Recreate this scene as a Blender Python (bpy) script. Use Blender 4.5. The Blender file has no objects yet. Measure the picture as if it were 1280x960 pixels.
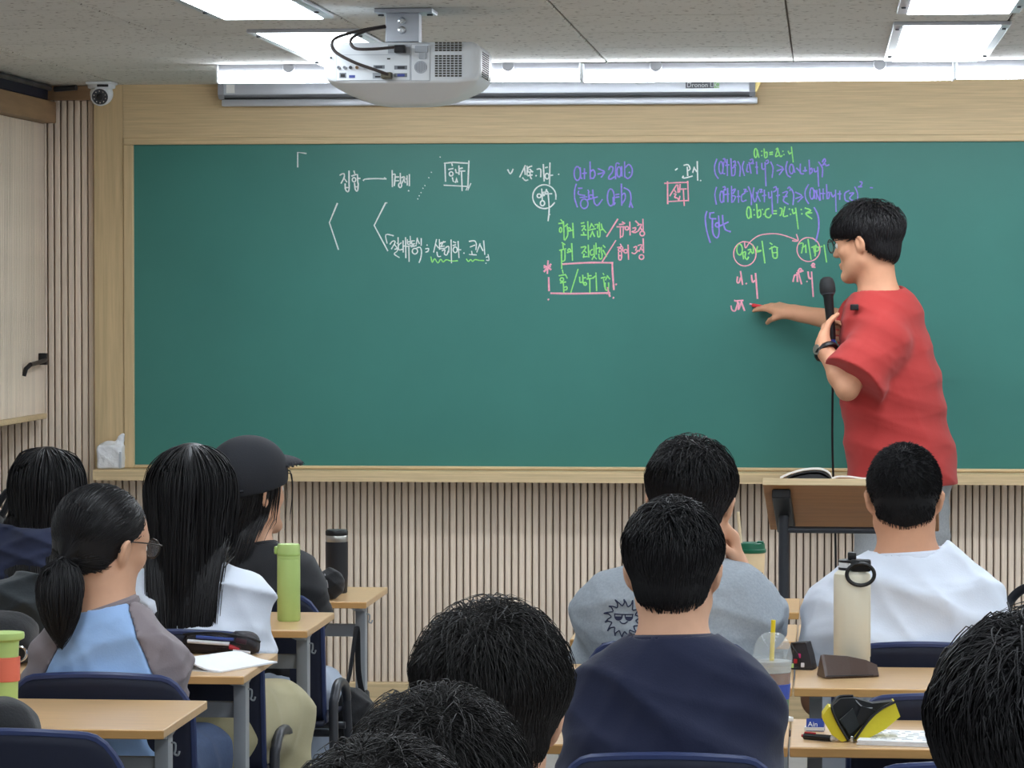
import bpy, bmesh, math, random
import numpy as np
from mathutils import Vector, Matrix
random.seed(7); RNG = np.random.default_rng(11)
scene = bpy.context.scene
COL = scene.collection
# ------------------------------------------------------------------ camera
W, H, F = 1280, 960, 4200.0            # photograph frame and focal length in pixels
CAM = np.array([0.0, 0.0, 1.56])
VPX, VPY = 1030.0, 360.0               # vanishing point of the room's depth direction
PHI = math.atan((H/2 - VPY) / F)       # downward pitch
THE = math.atan((VPX - W/2) * math.cos(PHI) / F)   # yaw to the left
c_r = np.array([math.cos(THE), math.sin(THE), 0.0])
c_f = np.array([-math.sin(THE)*math.cos(PHI), math.cos(THE)*math.cos(PHI), -math.sin(PHI)])
c_u = np.cross(c_r, c_f)
cam_d = bpy.data.cameras.new('camera'); cam = bpy.data.objects.new('camera', cam_d); COL.objects.link(cam)
cam_d.sensor_width = 36.0; cam_d.lens = F / W * 36.0; cam_d.clip_start = 0.05; cam_d.clip_end = 60
cam.matrix_world = Matrix(((c_r[0], c_u[0], -c_f[0], CAM[0]), (c_r[1], c_u[1], -c_f[1], CAM[1]),
                           (c_r[2], c_u[2], -c_f[2], CAM[2]), (0, 0, 0, 1)))
scene.camera = cam
def at(u, v, Y):
    """the point at depth Y (distance from the rear of the room) seen at photo pixel u, v"""
    d = c_r*((u - W/2)/F) - c_u*((v - H/2)/F) + c_f
    return CAM + d*(Y/d[1])
def atz(u, v, Z):
    d = c_r*((u - W/2)/F) - c_u*((v - H/2)/F) + c_f
    return CAM + d*((Z - CAM[2])/d[2])
def V(*a): return np.array(a, float)
# ------------------------------------------------------------------ world, exposure
wd = bpy.data.worlds.new('world'); scene.world = wd; wd.use_nodes = True
wd.node_tree.nodes['Background'].inputs[0].default_value = (0.8, 0.85, 0.95, 1)
wd.node_tree.nodes['Background'].inputs[1].default_value = 0.15
scene.view_settings.view_transform = 'Standard'; scene.view_settings.look = 'None'
scene.view_settings.exposure = 0.25; scene.view_settings.gamma = 1.0
scene.view_settings.use_curve_mapping = False
scene.cycles.use_denoising = True
scene.cycles.max_bounces = 8; scene.cycles.diffuse_bounces = 5; scene.cycles.transparent_max_bounces = 12
PANEL_E, BATTEN_E = 10.0, 24.0           # radiance of the ceiling panels and of the board lights

# ------------------------------------------------------------------ materials
def lin(c):
    return tuple((x/255/12.92 if x/255 <= 0.04045 else ((x/255+0.055)/1.055)**2.4) for x in c)
MATS = {}
def mat(name, rgb, rough=0.6, metal=0.0, spec=0.5, noise=0, nscale=20, nstretch=(1,1,1), bump=0, bscale=80,
        bstretch=(1,1,1), emit=0, trans=0, alpha=1, sheen=0, coat=0, obvar=0, ior=1.45, coords='Object'):
    """plain procedural material; rgb in 0-255 sRGB; noise = brightness variation, obvar = variation per object"""
    if name in MATS: return MATS[name]
    m = bpy.data.materials.new(name); m.use_nodes = True; nt = m.node_tree; N = nt.nodes; L = nt.links
    b = N['Principled BSDF']; c = lin(rgb) + (1,)
    b.inputs['Base Color'].default_value = c; b.inputs['Roughness'].default_value = rough
    b.inputs['Metallic'].default_value = metal; b.inputs['Specular IOR Level'].default_value = spec
    b.inputs['IOR'].default_value = ior
    if sheen: b.inputs['Sheen Weight'].default_value = sheen
    if coat: b.inputs['Coat Weight'].default_value = coat; b.inputs['Coat Roughness'].default_value = 0.15
    if trans: b.inputs['Transmission Weight'].default_value = trans
    if alpha < 1: b.inputs['Alpha'].default_value = alpha
    if emit:
        b.inputs['Emission Color'].default_value = c; b.inputs['Emission Strength'].default_value = emit
    if noise or bump or obvar:
        tc = N.new('ShaderNodeTexCoord')
    def nz(scale, stretch, detail=4):
        mp = N.new('ShaderNodeMapping'); mp.inputs['Scale'].default_value = stretch
        L.new(tc.outputs[coords], mp.inputs['Vector'])
        n = N.new('ShaderNodeTexNoise'); n.inputs['Scale'].default_value = scale; n.inputs['Detail'].default_value = detail
        n.inputs['Roughness'].default_value = 0.6
        L.new(mp.outputs[0], n.inputs['Vector']); return n
    if noise or obvar:
        hsv = N.new('ShaderNodeHueSaturation'); hsv.inputs['Color'].default_value = c
        L.new(hsv.outputs[0], b.inputs['Base Color'])
        val = None
        if noise:
            n = nz(nscale, nstretch)
            mr = N.new('ShaderNodeMapRange'); mr.inputs['From Min'].default_value = 0.3; mr.inputs['From Max'].default_value = 0.7
            mr.inputs['To Min'].default_value = 1-noise; mr.inputs['To Max'].default_value = 1+noise
            L.new(n.outputs['Fac'], mr.inputs['Value']); val = mr.outputs[0]
        if obvar:
            oi = N.new('ShaderNodeObjectInfo'); m2 = N.new('ShaderNodeMapRange')
            m2.inputs['To Min'].default_value = 1-obvar; m2.inputs['To Max'].default_value = 1+obvar
            L.new(oi.outputs['Random'], m2.inputs['Value'])
            if val is None: val = m2.outputs[0]
            else:
                mu = N.new('ShaderNodeMath'); mu.operation = 'MULTIPLY'
                L.new(val, mu.inputs[0]); L.new(m2.outputs[0], mu.inputs[1]); val = mu.outputs[0]
        L.new(val, hsv.inputs['Value'])
    if bump:
        n = nz(bscale, bstretch, 3); bp = N.new('ShaderNodeBump'); bp.inputs['Strength'].default_value = bump
        bp.inputs['Distance'].default_value = 0.004
        L.new(n.outputs['Fac'], bp.inputs['Height']); L.new(bp.outputs[0], b.inputs['Normal'])
    MATS[name] = m; return m
WOODX = (1, 14, 14)      # grain running along x
mat('oak', (206,182,142), 0.5, noise=0.15, nscale=8, nstretch=(0.5,10,22), bump=0.05, bscale=10, bstretch=(0.6,10,14))
mat('oak_vertical', (202,178,138), 0.5, noise=0.14, nscale=5, nstretch=(14,10,0.6))
mat('oak_dark', (148,118,88), 0.5, noise=0.16, nscale=5, nstretch=(1,1,10))
mat('slat_wood', (222,205,187), 0.62, noise=0.16, nscale=6, nstretch=(12,12,0.7), obvar=0.07)
mat('slat_gap', (120,102,88), 0.8)
mat('desk_wood', (206,169,124), 0.32, noise=0.09, nscale=6, nstretch=(1,16,16), spec=0.5)
mat('desk_edge', (196,150,92), 0.45, noise=0.08, nscale=6, nstretch=(1,16,16))
mat('board_green', (64,124,115), 0.42, noise=0.05, nscale=2.0, spec=0.35)
mat('grey_steel', (150,155,160), 0.42, spec=0.5)
mat('dark_steel', (62,64,70), 0.4, metal=0.3)
mat('silver', (196,200,208), 0.35, metal=0.55)
mat('white_plastic', (226,230,234), 0.4)
mat('grey_plastic', (150,152,158), 0.45)
mat('black_plastic', (20,20,23), 0.4)
mat('black_cloth', (23,24,28), 0.85, bump=0.25, bscale=160, sheen=0.15)
mat('charcoal_cloth', (40,46,50), 0.85, bump=0.25, bscale=120, sheen=0.15)
mat('navy_seat', (15,21,43), 0.65, noise=0.08, nscale=60)
mat('navy_rim_lit', (44,56,96), 0.4)
mat('chrome', (205,208,212), 0.18, metal=1.0)
mat('paper', (238,238,236), 0.8)
mat('rubber', (28,28,30), 0.7)
mat('ceil_grid', (120,116,110), 0.9)
mat('wall_paint', (210,210,208), 0.85)
mat('floor_vinyl', (156,154,150), 0.5, noise=0.08, nscale=8)
def ceiling_mat():
    m = mat('ceiling_tile', (208,207,202), 0.95, noise=0.03, nscale=3, obvar=0.025, coords='Object')
    nt = m.node_tree; N = nt.nodes; L = nt.links; b = N['Principled BSDF']
    tc = N.new('ShaderNodeTexCoord'); n = N.new('ShaderNodeTexNoise'); n.inputs['Scale'].default_value = 42; n.inputs['Detail'].default_value = 2
    L.new(tc.outputs['Object'], n.inputs['Vector'])
    r = N.new('ShaderNodeValToRGB'); r.color_ramp.elements[0].position = 0.31; r.color_ramp.elements[1].position = 0.38
    r.color_ramp.elements[0].color = (0.25,0.23,0.21,1); r.color_ramp.elements[1].color = (1,1,1,1)
    L.new(n.outputs['Fac'], r.inputs[0])
    mx = N.new('ShaderNodeMix'); mx.data_type = 'RGBA'; mx.blend_type = 'MULTIPLY'; mx.inputs[0].default_value = 1
    old = b.inputs['Base Color'].links[0].from_socket
    L.new(old, mx.inputs[6]); L.new(r.outputs[0], mx.inputs[7]); L.new(mx.outputs[2], b.inputs['Base Color'])
ceiling_mat()
def emitter(name, rgb, e):
    m = bpy.data.materials.new(name); m.use_nodes = True; nt = m.node_tree
    for n in list(nt.nodes): nt.nodes.remove(n)
    o = nt.nodes.new('ShaderNodeOutputMaterial'); s = nt.nodes.new('ShaderNodeEmission')
    s.inputs[0].default_value = lin(rgb)+(1,); s.inputs[1].default_value = e
    nt.links.new(s.outputs[0], o.inputs[0]); MATS[name] = m
emitter('panel_glow', (236,246,255), PANEL_E); emitter('batten_glow', (240,247,255), BATTEN_E)

# ------------------------------------------------------------------ mesh helpers
class MB:
    """collects shapes that become ONE mesh object"""
    def __init__(s): s.v = []; s.f = []; s.n = 0
    def add(s, v, f):
        v = np.asarray(v, float).reshape(-1, 3)
        s.v.append(v); s.f.extend([[i + s.n for i in q] for q in f]); s.n += len(v); return s
    def box(s, lo, hi, rot=None, pivot=None):
        x0,y0,z0 = lo; x1,y1,z1 = hi
        v = np.array([(x0,y0,z0),(x1,y0,z0),(x1,y1,z0),(x0,y1,z0),(x0,y0,z1),(x1,y0,z1),(x1,y1,z1),(x0,y1,z1)], float)
        if rot is not None:
            pv = np.asarray(pivot if pivot is not None else v.mean(0)); v = (v-pv) @ np.asarray(rot).T + pv
        return s.add(v, [(0,3,2,1),(4,5,6,7),(0,1,5,4),(1,2,6,5),(2,3,7,6),(3,0,4,7)])
    def bbox(s, lo, hi, bev=0.004, seg=2, rot=None, pivot=None):
        bm = bmesh.new(); bmesh.ops.create_cube(bm, size=1)
        lo = np.asarray(lo, float); hi = np.asarray(hi, float); c = (lo+hi)/2; d = hi-lo
        for v in bm.verts: v.co = Vector((v.co.x*d[0]+c[0], v.co.y*d[1]+c[1], v.co.z*d[2]+c[2]))
        bmesh.ops.bevel(bm, geom=bm.edges[:], offset=min(bev, 0.49*min(d)), segments=seg, profile=0.6, affect='EDGES')
        bm.verts.ensure_lookup_table(); bm.verts.index_update()
        v = np.array([tuple(q.co) for q in bm.verts]); f = [[q.index for q in p.verts] for p in bm.faces]; bm.free()
        if rot is not None:
            pv = np.asarray(pivot if pivot is not None else c); v = (v-pv) @ np.asarray(rot).T + pv
        return s.add(v, f)
    def lathe(s, prof, seg=24, base=(0,0,0), axis=None):
        """prof: (radius, height) pairs from bottom to top, capped at both ends"""
        prof = [(max(r, 1e-5), z) for r, z in prof]
        a = np.linspace(0, 2*math.pi, seg, endpoint=False)
        v = np.array([[(r*math.cos(t), r*math.sin(t), z) for t in a] for r, z in prof]).reshape(-1, 3)
        f = []
        for i in range(len(prof)-1):
            for j in range(seg):
                k = (j+1) % seg; f.append((i*seg+j, i*seg+k, (i+1)*seg+k, (i+1)*seg+j))
        f.append(tuple(range(seg-1, -1, -1))); f.append(tuple((len(prof)-1)*seg + j for j in range(seg)))
        if axis is not None: v = v @ frame_z(axis).T
        return s.add(v + np.asarray(base), f)
    def tube(s, pts, r, seg=8, closed=False, cap=True, smooth=0, flat=None):
        p = np.asarray(pts, float)
        if smooth: p = crom(p, smooth, closed)
        n = len(p); rr = np.full(n, r, float) if np.isscalar(r) else np.interp(np.linspace(0,1,n), np.linspace(0,1,len(r)), r)
        if closed: t = np.roll(p,-1,0) - np.roll(p,1,0)
        else:
            t = np.gradient(p, axis=0)
        t /= np.linalg.norm(t, axis=1)[:,None] + 1e-12
        u = np.cross(t[0], [0,0,1]);
        if np.linalg.norm(u) < 1e-3: u = np.cross(t[0], [1,0,0])
        u /= np.linalg.norm(u); rings = []
        a = np.linspace(0, 2*math.pi, seg, endpoint=False)
        for i in range(n):
            u = u - t[i]*np.dot(u, t[i]); u /= np.linalg.norm(u)+1e-12; w = np.cross(t[i], u)
            fl = 1 if flat is None else flat
            rings.append(p[i] + rr[i]*(np.cos(a)[:,None]*u + fl*np.sin(a)[:,None]*w))
        f = []
        for i in range(n if closed else n-1):
            i2 = (i+1) % n
            for j in range(seg):
                k = (j+1) % seg; f.append((i*seg+j, i*seg+k, i2*seg+k, i2*seg+j))
        if cap and not closed:
            f.append(tuple(range(seg-1,-1,-1))); f.append(tuple((n-1)*seg+j for j in range(seg)))
        return s.add(np.array(rings).reshape(-1,3), f)
    def prism(s, outline, d0, d1, axis='y'):
        """extrude a 2-D outline; axis y: outline is (x, z); axis x: (y, z); axis z: (x, y)"""
        o = np.asarray(outline, float); n = len(o)
        def emb(d):
            if axis == 'y': return np.c_[o[:,0], np.full(n,d), o[:,1]]
            if axis == 'x': return np.c_[np.full(n,d), o]
            return np.c_[o, np.full(n,d)]
        v = np.r_[emb(d0), emb(d1)]
        f = [tuple(range(n)), tuple(range(2*n-1, n-1, -1))] + [(i, i+n, (i+1)%n+n, (i+1)%n) for i in range(n)]
        return s.add(v, f)
    def grid(s, P, thick=None):
        """surface through an (m, n, 3) array of points; thick = vector offset for the other side"""
        m, n, _ = P.shape; v = P.reshape(-1,3); f = []
        for i in range(m-1):
            for j in range(n-1): f.append((i*n+j, i*n+j+1, (i+1)*n+j+1, (i+1)*n+j))
        if thick is None: return s.add(v, f)
        k = m*n; v2 = v + (thick.reshape(-1,3) if np.ndim(thick) > 1 else np.asarray(thick))
        f2 = f + [tuple(x+k for x in q[::-1]) for q in f]
        rim = [j for j in range(n)] + [i*n+n-1 for i in range(1,m)] + [(m-1)*n+j for j in range(n-2,-1,-1)] + [i*n for i in range(m-2,0,-1)]
        for a, b in zip(rim, rim[1:]+rim[:1]): f2.append((b, a, a+k, b+k))
        return s.add(np.r_[v, v2], f2)
    def mesh(s, name, material, smooth=False):
        me = bpy.data.meshes.new(name)
        me.from_pydata(np.concatenate(s.v).tolist(), [], s.f); me.update()
        bm = bmesh.new(); bm.from_mesh(me); bmesh.ops.recalc_face_normals(bm, faces=bm.faces[:]); bm.to_mesh(me); bm.free()
        me.materials.append(MATS[material] if isinstance(material, str) else material)
        if smooth:
            me.polygons.foreach_set('use_smooth', [True]*len(me.polygons))
            if smooth != 'all': me.set_sharp_from_angle(angle=math.radians(38))
        return me
    def build(s, name, material, parent=None, smooth=False):
        return link(bpy.data.objects.new(name, s.mesh(name, material, smooth)), parent)
def link(o, parent=None):
    COL.objects.link(o)
    if parent is not None: o.parent = parent
    return o
def frame_z(ax):
    z = np.asarray(ax, float); z = z/np.linalg.norm(z)
    x = np.cross([0,1,0], z) if abs(z[1]) < 0.9 else np.cross([1,0,0], z); x /= np.linalg.norm(x)
    return np.c_[x, np.cross(z, x), z]
def rotx(a): c, s = math.cos(a), math.sin(a); return np.array([[1,0,0],[0,c,-s],[0,s,c]])
def roty(a): c, s = math.cos(a), math.sin(a); return np.array([[c,0,s],[0,1,0],[-s,0,c]])
def rotz(a): c, s = math.cos(a), math.sin(a); return np.array([[c,-s,0],[s,c,0],[0,0,1]])
def crom(p, k, closed=False):
    p = np.asarray(p, float); n = len(p)
    if n < 3 and not closed: return np.array([p[0] + (p[-1]-p[0])*t for t in np.linspace(0,1,k+1)])
    out = []; m = n if closed else n-1
    for i in range(m):
        g = lambda j: p[j % n] if closed else p[min(max(j,0),n-1)]
        a,b,c,d = g(i-1),g(i),g(i+1),g(i+2)
        for t in np.linspace(0,1,k,endpoint=False):
            out.append(0.5*((2*b)+(c-a)*t+(2*a-5*b+4*c-d)*t*t+(3*b-a-3*c+d)*t**3))
    if not closed: out.append(p[-1])
    return np.array(out)
def tag(o, label=None, cat=None, group=None, kind=None):
    if label: o['label'] = label
    if cat: o['category'] = cat
    if group: o['group'] = group
    if kind: o['kind'] = kind
    return o
def thing(name, label, cat, loc=(0,0,0), rz=0, group=None):
    o = bpy.data.objects.new(name, None); o.empty_display_size = 0.1; COL.objects.link(o)
    o.location = tuple(float(x) for x in loc); o.rotation_euler = (0,0,rz); tag(o, label, cat, group); return o
def copy_tree(o, parent=None):
    c = o.copy(); COL.objects.link(c); c.parent = parent
    for ch in list(o.children): copy_tree(ch, c)
    return c
def struct(o): o['kind'] = 'structure'; return o
# ================================================================== the room
YB = 11.9                                  # chalkboard plane
CZ = 2.288                                 # ceiling height
XL, XR, Y0 = -3.30, 2.80, -1.6             # left wall, right wall, rear wall
YW = YB + 0.035                            # front wall surface behind board and slats
floor = struct(MB().box((XL,Y0,-0.08),(XR,YW,0)).build('floor','floor_vinyl'))
wall_front = struct(MB().box((XL-0.1,YW,-0.08),(XR+0.1,YW+0.1,CZ+0.1)).build('wall_front','slat_gap'))
wall_left = struct(MB().box((XL-0.1,Y0,-0.08),(XL,YW,CZ+0.1)).build('wall_left','wall_paint'))
wall_right = struct(MB().box((XR,Y0,-0.08),(XR+0.1,YW,CZ+0.1)).build('wall_right','wall_paint'))
wall_back = struct(MB().box((XL-0.1,Y0-0.1,-0.08),(XR+0.1,Y0,CZ+0.1)).build('wall_back','wall_paint'))
ceiling = struct(MB().box((XL-0.1,Y0-0.1,CZ+0.010),(XR+0.1,YW+0.1,CZ+0.1)).build('ceiling','ceil_grid'))
# ceiling tiles, 60 cm, staggered by half a tile from column to column
tile_me = MB().bbox((-0.2975,-0.2975,0),(0.2975,0.2975,0.010),0.003,1).mesh('tile','ceiling_tile')
far0 = 7.0
for k in range(-6, 6):
    x0 = -0.10 + 0.6*k
    ys = 9.29 + (0.3 if k % 2 else 0.0)     # column -0.7..-0.1 (k = -1) is the shifted one
    j = -4
    while True:
        y0 = ys + 0.6*j; j += 1
        if y0 >= YW: break
        a, b, c, d = max(x0, XL), min(x0+0.6, XR), max(y0, far0), min(y0+0.6, YW)
        if b-a < 0.03 or d-c < 0.02: continue
        full = (b-a > 0.599 and d-c > 0.599)
        me = tile_me if full else MB().box((-(b-a)/2+0.0025, -(d-c)/2+0.0025, 0),((b-a)/2-0.0025,(d-c)/2-0.0025,0.010)).mesh('tile','ceiling_tile')
        t = link(bpy.data.objects.new('tile', me), ceiling); t.location = ((a+b)/2, (c+d)/2, CZ)
MB().box((XL,Y0,CZ),(XR,far0-0.004,CZ+0.01)).build('ceiling_field','ceiling_tile', ceiling)
# baseboard and oak cladding around the board
ZB = float(at(480, 853, YB)[2])            # top of the skirting
struct(MB().bbox((XL,YB-0.005,0),(XR,YW,ZB),0.003,1).build('baseboard_front','oak'))
bx0 = float(at(168,380,YB)[0]); bx1 = bx0 + 4.25
bz0 = float(at(640,583,YB)[2]); bz1 = float(at(640,179.2,YB)[2])
cx0 = float(at(119,380,YB)[0])             # left edge of the oak cladding
ix0 = float(at(155.5,380,YB)[0])           # left edge of the inner moulding
iz1 = float(at(640,170.3,YB)[2])
lz0 = float(at(640,603.2,YB-0.118)[2]); lz1 = bz0 - 0.012
cl = MB(); yc = YB - 0.012
cl.box((ix0,yc,iz1),(XR,YW,CZ)).box((bx1+0.035,yc,lz0),(XR,YW,iz1))
struct(MB().box((cx0,yc,lz0),(ix0-0.0008,YW,CZ)).build('trim_3','oak_vertical'))
struct(cl.build('trim_1','oak'))
# slats on the front wall
pitch = 8.72/ (F/YB)
gx0 = float(at(118.5,700,YB)[0])
def slat_mesh(w, d, h):
    e = 0.003
    o = [(-w/2,0),(-w/2,-d+e),(-w/2+e,-d),(w/2-e,-d),(w/2,-d+e),(w/2,0)]
    return MB().prism(o, 0, h, 'z').mesh('slat','slat_wood')
slow = slat_mesh(pitch*0.80, 0.022, lz0 - ZB - 0.002)
n = 0; x = gx0 + pitch*0.5
while x < XR - pitch*0.5:
    s = link(bpy.data.objects.new('slat', slow), wall_front); s.location = (x, YW, ZB+0.001); x += pitch; n += 1
ztop = float(at(100,125,YB)[2])
stall = slat_mesh(pitch*0.80, 0.022, ztop - ZB - 0.002)
x = gx0 - pitch*0.5
while x > XL + 0.02:
    s = link(bpy.data.objects.new('slat', stall), wall_front); s.location = (x, YW, ZB+0.001); x -= pitch
struct(MB().bbox((XL,YB-0.003,ztop),(cx0-0.002,YW,CZ-0.001),0.002,1).build('trim_2','oak_dark'))
# ------------------------------------------------------------------ slatted wall cupboard on the left
kx = float(at(57,300,YB)[0]); ky0, ky1 = 9.6, YB-0.02
kz0 = float(at(55,523,YB)[2]); kz1 = float(at(57,155,YB)[2])
cup = thing('wall_cupboard','slatted wood wall cupboard with oak bottom board and black handle at left edge','cupboard',(XL,0,0))
dx = kx - XL
MB().box((0.002,ky0,kz0+0.02),(dx-0.02,ky1,kz1)).build('body','slat_gap',cup)
fs = MB().prism([(0,-pitch*0.42),(0.017,-pitch*0.42),(0.020,-pitch*0.36),(0.020,pitch*0.36),(0.017,pitch*0.42),(0,pitch*0.42)],0,kz1-kz0-0.022,'z').mesh('slat','slat_wood')
y = ky1 - pitch*0.5
while y > ky0 + pitch*0.4:
    s = link(bpy.data.objects.new('slat', fs), cup); s.location = (dx-0.02, y, kz0+0.021); y -= pitch
MB().bbox((0.002,ky0,kz0),(dx+0.008,ky1,kz0+0.02),0.003,1).build('bottom_board','oak',cup)
hz = float(at(44,451,YB)[2]); hb = MB()
hb.bbox((dx,ky1-0.10,hz-0.012),(dx+0.03,ky1-0.075,hz+0.03),0.003)
hb.tube([(dx+0.025,ky1-0.088,hz+0.005),(dx+0.028,ky1-0.20,hz),(dx+0.026,ky1-0.33,hz-0.006)],0.008,8)
hb.tube([(dx+0.026,ky1-0.33,hz-0.006),(dx+0.012,ky1-0.335,hz-0.02),(dx+0.004,ky1-0.335,hz-0.045)],0.008,8)
hb.build('handle','black_plastic',cup,True)
# oak header over the cupboard with the dark valance box above it
hdz = float(at(0,122,11.3)[2])
hd = thing('wall_header','brown wooden header beam above the slatted cupboard','beam',(XL,0,0))
MB().bbox((0.002,ky0,kz1+0.001),(dx+0.045,ky1,float(at(50,128,YB)[2])),0.003,1).build('beam','oak_dark',hd)
vb = thing('valance_box','dark navy valance box under the ceiling at upper left','valance',(XL,0,0))
zv0 = float(at(50,128,YB)[2])+0.002
MB().bbox((0.002,ky0,zv0),(dx+0.03,ky1-0.06,CZ-0.014),0.004,1).build('box','navy_seat',vb)
wav = MB()
P = [(dx+0.03+0.004*math.sin(i*1.7), ky0+ (ky1-0.02-ky0)*i/40, CZ-0.0125) for i in range(41)]
wav.tube(P,0.011,6); wav.tube([(dx+0.045,ky1-0.02,CZ-0.016),(dx+0.13,ky1-0.05,CZ-0.0125)],0.011,6)
wav.build('edge_strip','dark_steel',vb,True)
# ------------------------------------------------------------------ the chalkboard
bb = thing('chalkboard','large green chalkboard covered with coloured chalk writing in an oak frame','chalkboard',(0,YB,0))
bb.location = (0, YB, 0)
MB().box((bx0,0,bz0),(bx1,0.02,bz1)).build('board_surface','board_green',bb)
def fr(x0,z0,x1,z1,y=-0.018,m='oak'): return MB().bbox((x0,y,z0),(x1,0.025,z1),0.003,1).build('frame_rail',m,bb)
fr(ix0,bz1,bx1+0.033,iz1); fr(ix0,lz1,bx0,bz1-0.0005,m='oak_vertical'); fr(bx1,lz1,bx1+0.033,bz1-0.0005,m='oak_vertical'); fr(bx0+0.0005,lz1,bx1-0.0005,bz0)
tray = MB(); tx0 = float(at(116.5,597,YB-0.11)[0])
tray.prism([(0,lz1-0.001),(-0.115,lz1-0.001),(-0.115,lz1-0.005),(-0.118,lz1-0.006),(-0.118,lz0),(-0.105,lz0),(-0.105,lz0+0.012),(0,lz0+0.012)][::-1], tx0, bx1+0.09, 'x').build('chalk_tray','oak',bb)
# ------------------------------------------------------------------ projector screen case on the wall
sc0 = at(275,118,YB-0.05); sc1 = at(944,116,YB-0.05); scz0 = float(at(600,121,YB-0.06)[2]); scz1 = scz0+0.085
scr = thing('projector_screen','silver roll-up projector screen case mounted above the chalkboard','screen case',(sc0[0],YB-0.012,scz0))
L_ = float(sc1[0]-sc0[0])
MB().prism([(0,0),(-0.055,0),(-0.075,0.012),(-0.078,0.05),(-0.068,0.083),(-0.02,0.088),(0,0.088)],0.02,L_-0.02,'x').build('case','silver',scr,True)
for xx in (0.0, L_-0.02):
    MB().prism([(0.0,-0.004),(-0.06,-0.004),(-0.082,0.010),(-0.083,0.052),(-0.07,0.09),(0,0.09)],xx,xx+0.02,'x').build('end_cap','grey_plastic',scr)
MB().bbox((0.01,-0.065,-0.030),(L_+0.008,-0.035,-0.006),0.005).build('weight_bar','silver',scr,True)
MB().box((0.02,-0.060,-0.006),(L_-0.01,-0.04,0.0)).build('slot','black_plastic',scr)
mat('label_grey',(104,106,112),0.5); mat('label_green',(150,190,140),0.5)
lx = float(at(857,108,YB-0.09)[0]-sc0[0]); lz = 0.034
lab = MB().box((lx,-0.0795,lz-0.010),(lx+0.106,-0.0765,lz+0.012)).build('name_plate','label_grey',scr)
lab['label'] = 'small grey maker plate with white lettering'
MB().box((lx+0.099,-0.0800,lz-0.010),(lx+0.118,-0.0765,lz+0.012)).build('plate_end','label_green',scr)
def text_mesh(body, size, loc, rot, name, material, parent, depth=0.0006, xs=1.0):
    cu = bpy.data.curves.new('txt','FONT'); cu.body = body; cu.size = size; cu.extrude = depth; cu.align_x = 'LEFT'; cu.resolution_u = 3
    ob = bpy.data.objects.new('txt', cu); COL.objects.link(ob); dg = bpy.context.evaluated_depsgraph_get()
    me = bpy.data.meshes.new_from_object(ob.evaluated_get(dg)); COL.objects.unlink(ob); bpy.data.objects.remove(ob)
    me.materials.clear(); me.materials.append(MATS[material])
    o = link(bpy.data.objects.new(name, me), parent); o.location = loc; o.rotation_euler = rot; o.scale = (xs,1,1); return o
text_mesh('Dronon LIC', 0.023, (lx+0.004,-0.0802,lz-0.006),(math.pi/2,0,0),'lettering','white_plastic',scr)
MB().box((0.03,-0.0800,0.016),(0.06,-0.0745,0.046)).build('sticker','paper',scr)
mat('brass',(200,180,120),0.3,metal=0.8)
hk = MB(); a = np.linspace(0,2*math.pi,16,endpoint=False)
hk.tube(np.c_[L_+0.012+0.010*np.cos(a), np.full(16,-0.05), 0.060+0.010*np.sin(a)],0.0025,6,closed=True)
hk.prism([(L_,0.055),(L_+0.022,0.05),(L_+0.004,0.012),(L_,0.012)],-0.03,0.0,'y'); hk.build('hanging_hook','brass',scr)
# ------------------------------------------------------------------ ceiling light panels
def light_panel(x0,x1,y0,y1):
    w, l = x1-x0, y1-y0
    t = thing('ceiling_light','','ceiling light',(x0,y0,CZ-0.012))
    MB().bbox((0,0,0.001),(w,l,0.012),0.002,1).build('frame','silver',t)
    MB().box((0.028,0.006,-0.0012),(w-0.028,l-0.006,0.0015)).build('diffuser','panel_glow',t)
    for xx in (0.014,w-0.014):
        for yy in (0.12,l-0.22): MB().lathe([(0.006,-0.003),(0.007,0.0012)],10,(xx,yy,0)).build('screw','dark_steel',t)
    return t
rows = [(9.27,10.72),(7.43,8.90),(5.6,7.05),(3.75,5.2),(1.9,3.35),(0.05,1.5)]
rname = ['nearest the board lights','second from the board lights','third from the board','fourth from the board','fifth from the board','at the rear']
cols = [(-1.62,-1.30,'left'),(0.187,0.509,'right'),(2.0,2.32,'far right')]
proto = None
for ri,(ya,yb) in enumerate(rows):
    for ci,(xa,xb,cn) in enumerate(cols):
        if proto is None: t = light_panel(xa,xb,ya,yb); proto = t
        else: t = copy_tree(proto)
        t.location = (xa, ya if ri else (ya if ci == 1 else ya+0.10), CZ-0.012)
        tag(t, 'rectangular white ceiling light panel in the %s column, %s' % (cn, rname[ri]), 'ceiling light', 'ceiling light panels')
# linear battens lighting the board
by = 10.83; bl = 463/(F/by); zb = float(at(640,101,by)[2])
def batten(x):
    t = thing('batten_light','','batten light',(x,by,zb))
    MB().prism([(0.004,0.034),(0.004,CZ-zb-0.0005),(0.058,CZ-zb-0.0005),(0.058,0.034)],0.004,bl-0.004,'x').build('housing','grey_plastic',t)
    MB().prism([(0.000,0.006),(0.000,0.034),(0.06,0.034),(0.06,0.006),(0.05,0.0),(0.01,0.0)],0.008,bl-0.008,'x').build('diffuser','batten_glow',t)
    for xx in (0.0,bl-0.009): MB().bbox((xx,-0.002,-0.002),(xx+0.008,0.062,CZ-zb-0.001),0.003,1).build('end_cap','white_plastic',t)
    for xx in (bl*0.2,bl*0.8): MB().lathe([(0.022,0),(0.018,0.006)],16,(xx,0.003,CZ-zb-0.010),axis=(0,-1,0)).build('clip','grey_plastic',t)
    return t
xb0 = float(at(270,92,by)[0]); bt0 = batten(xb0)
bn = ['leftmost','second from left','third from left','rightmost']
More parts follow.
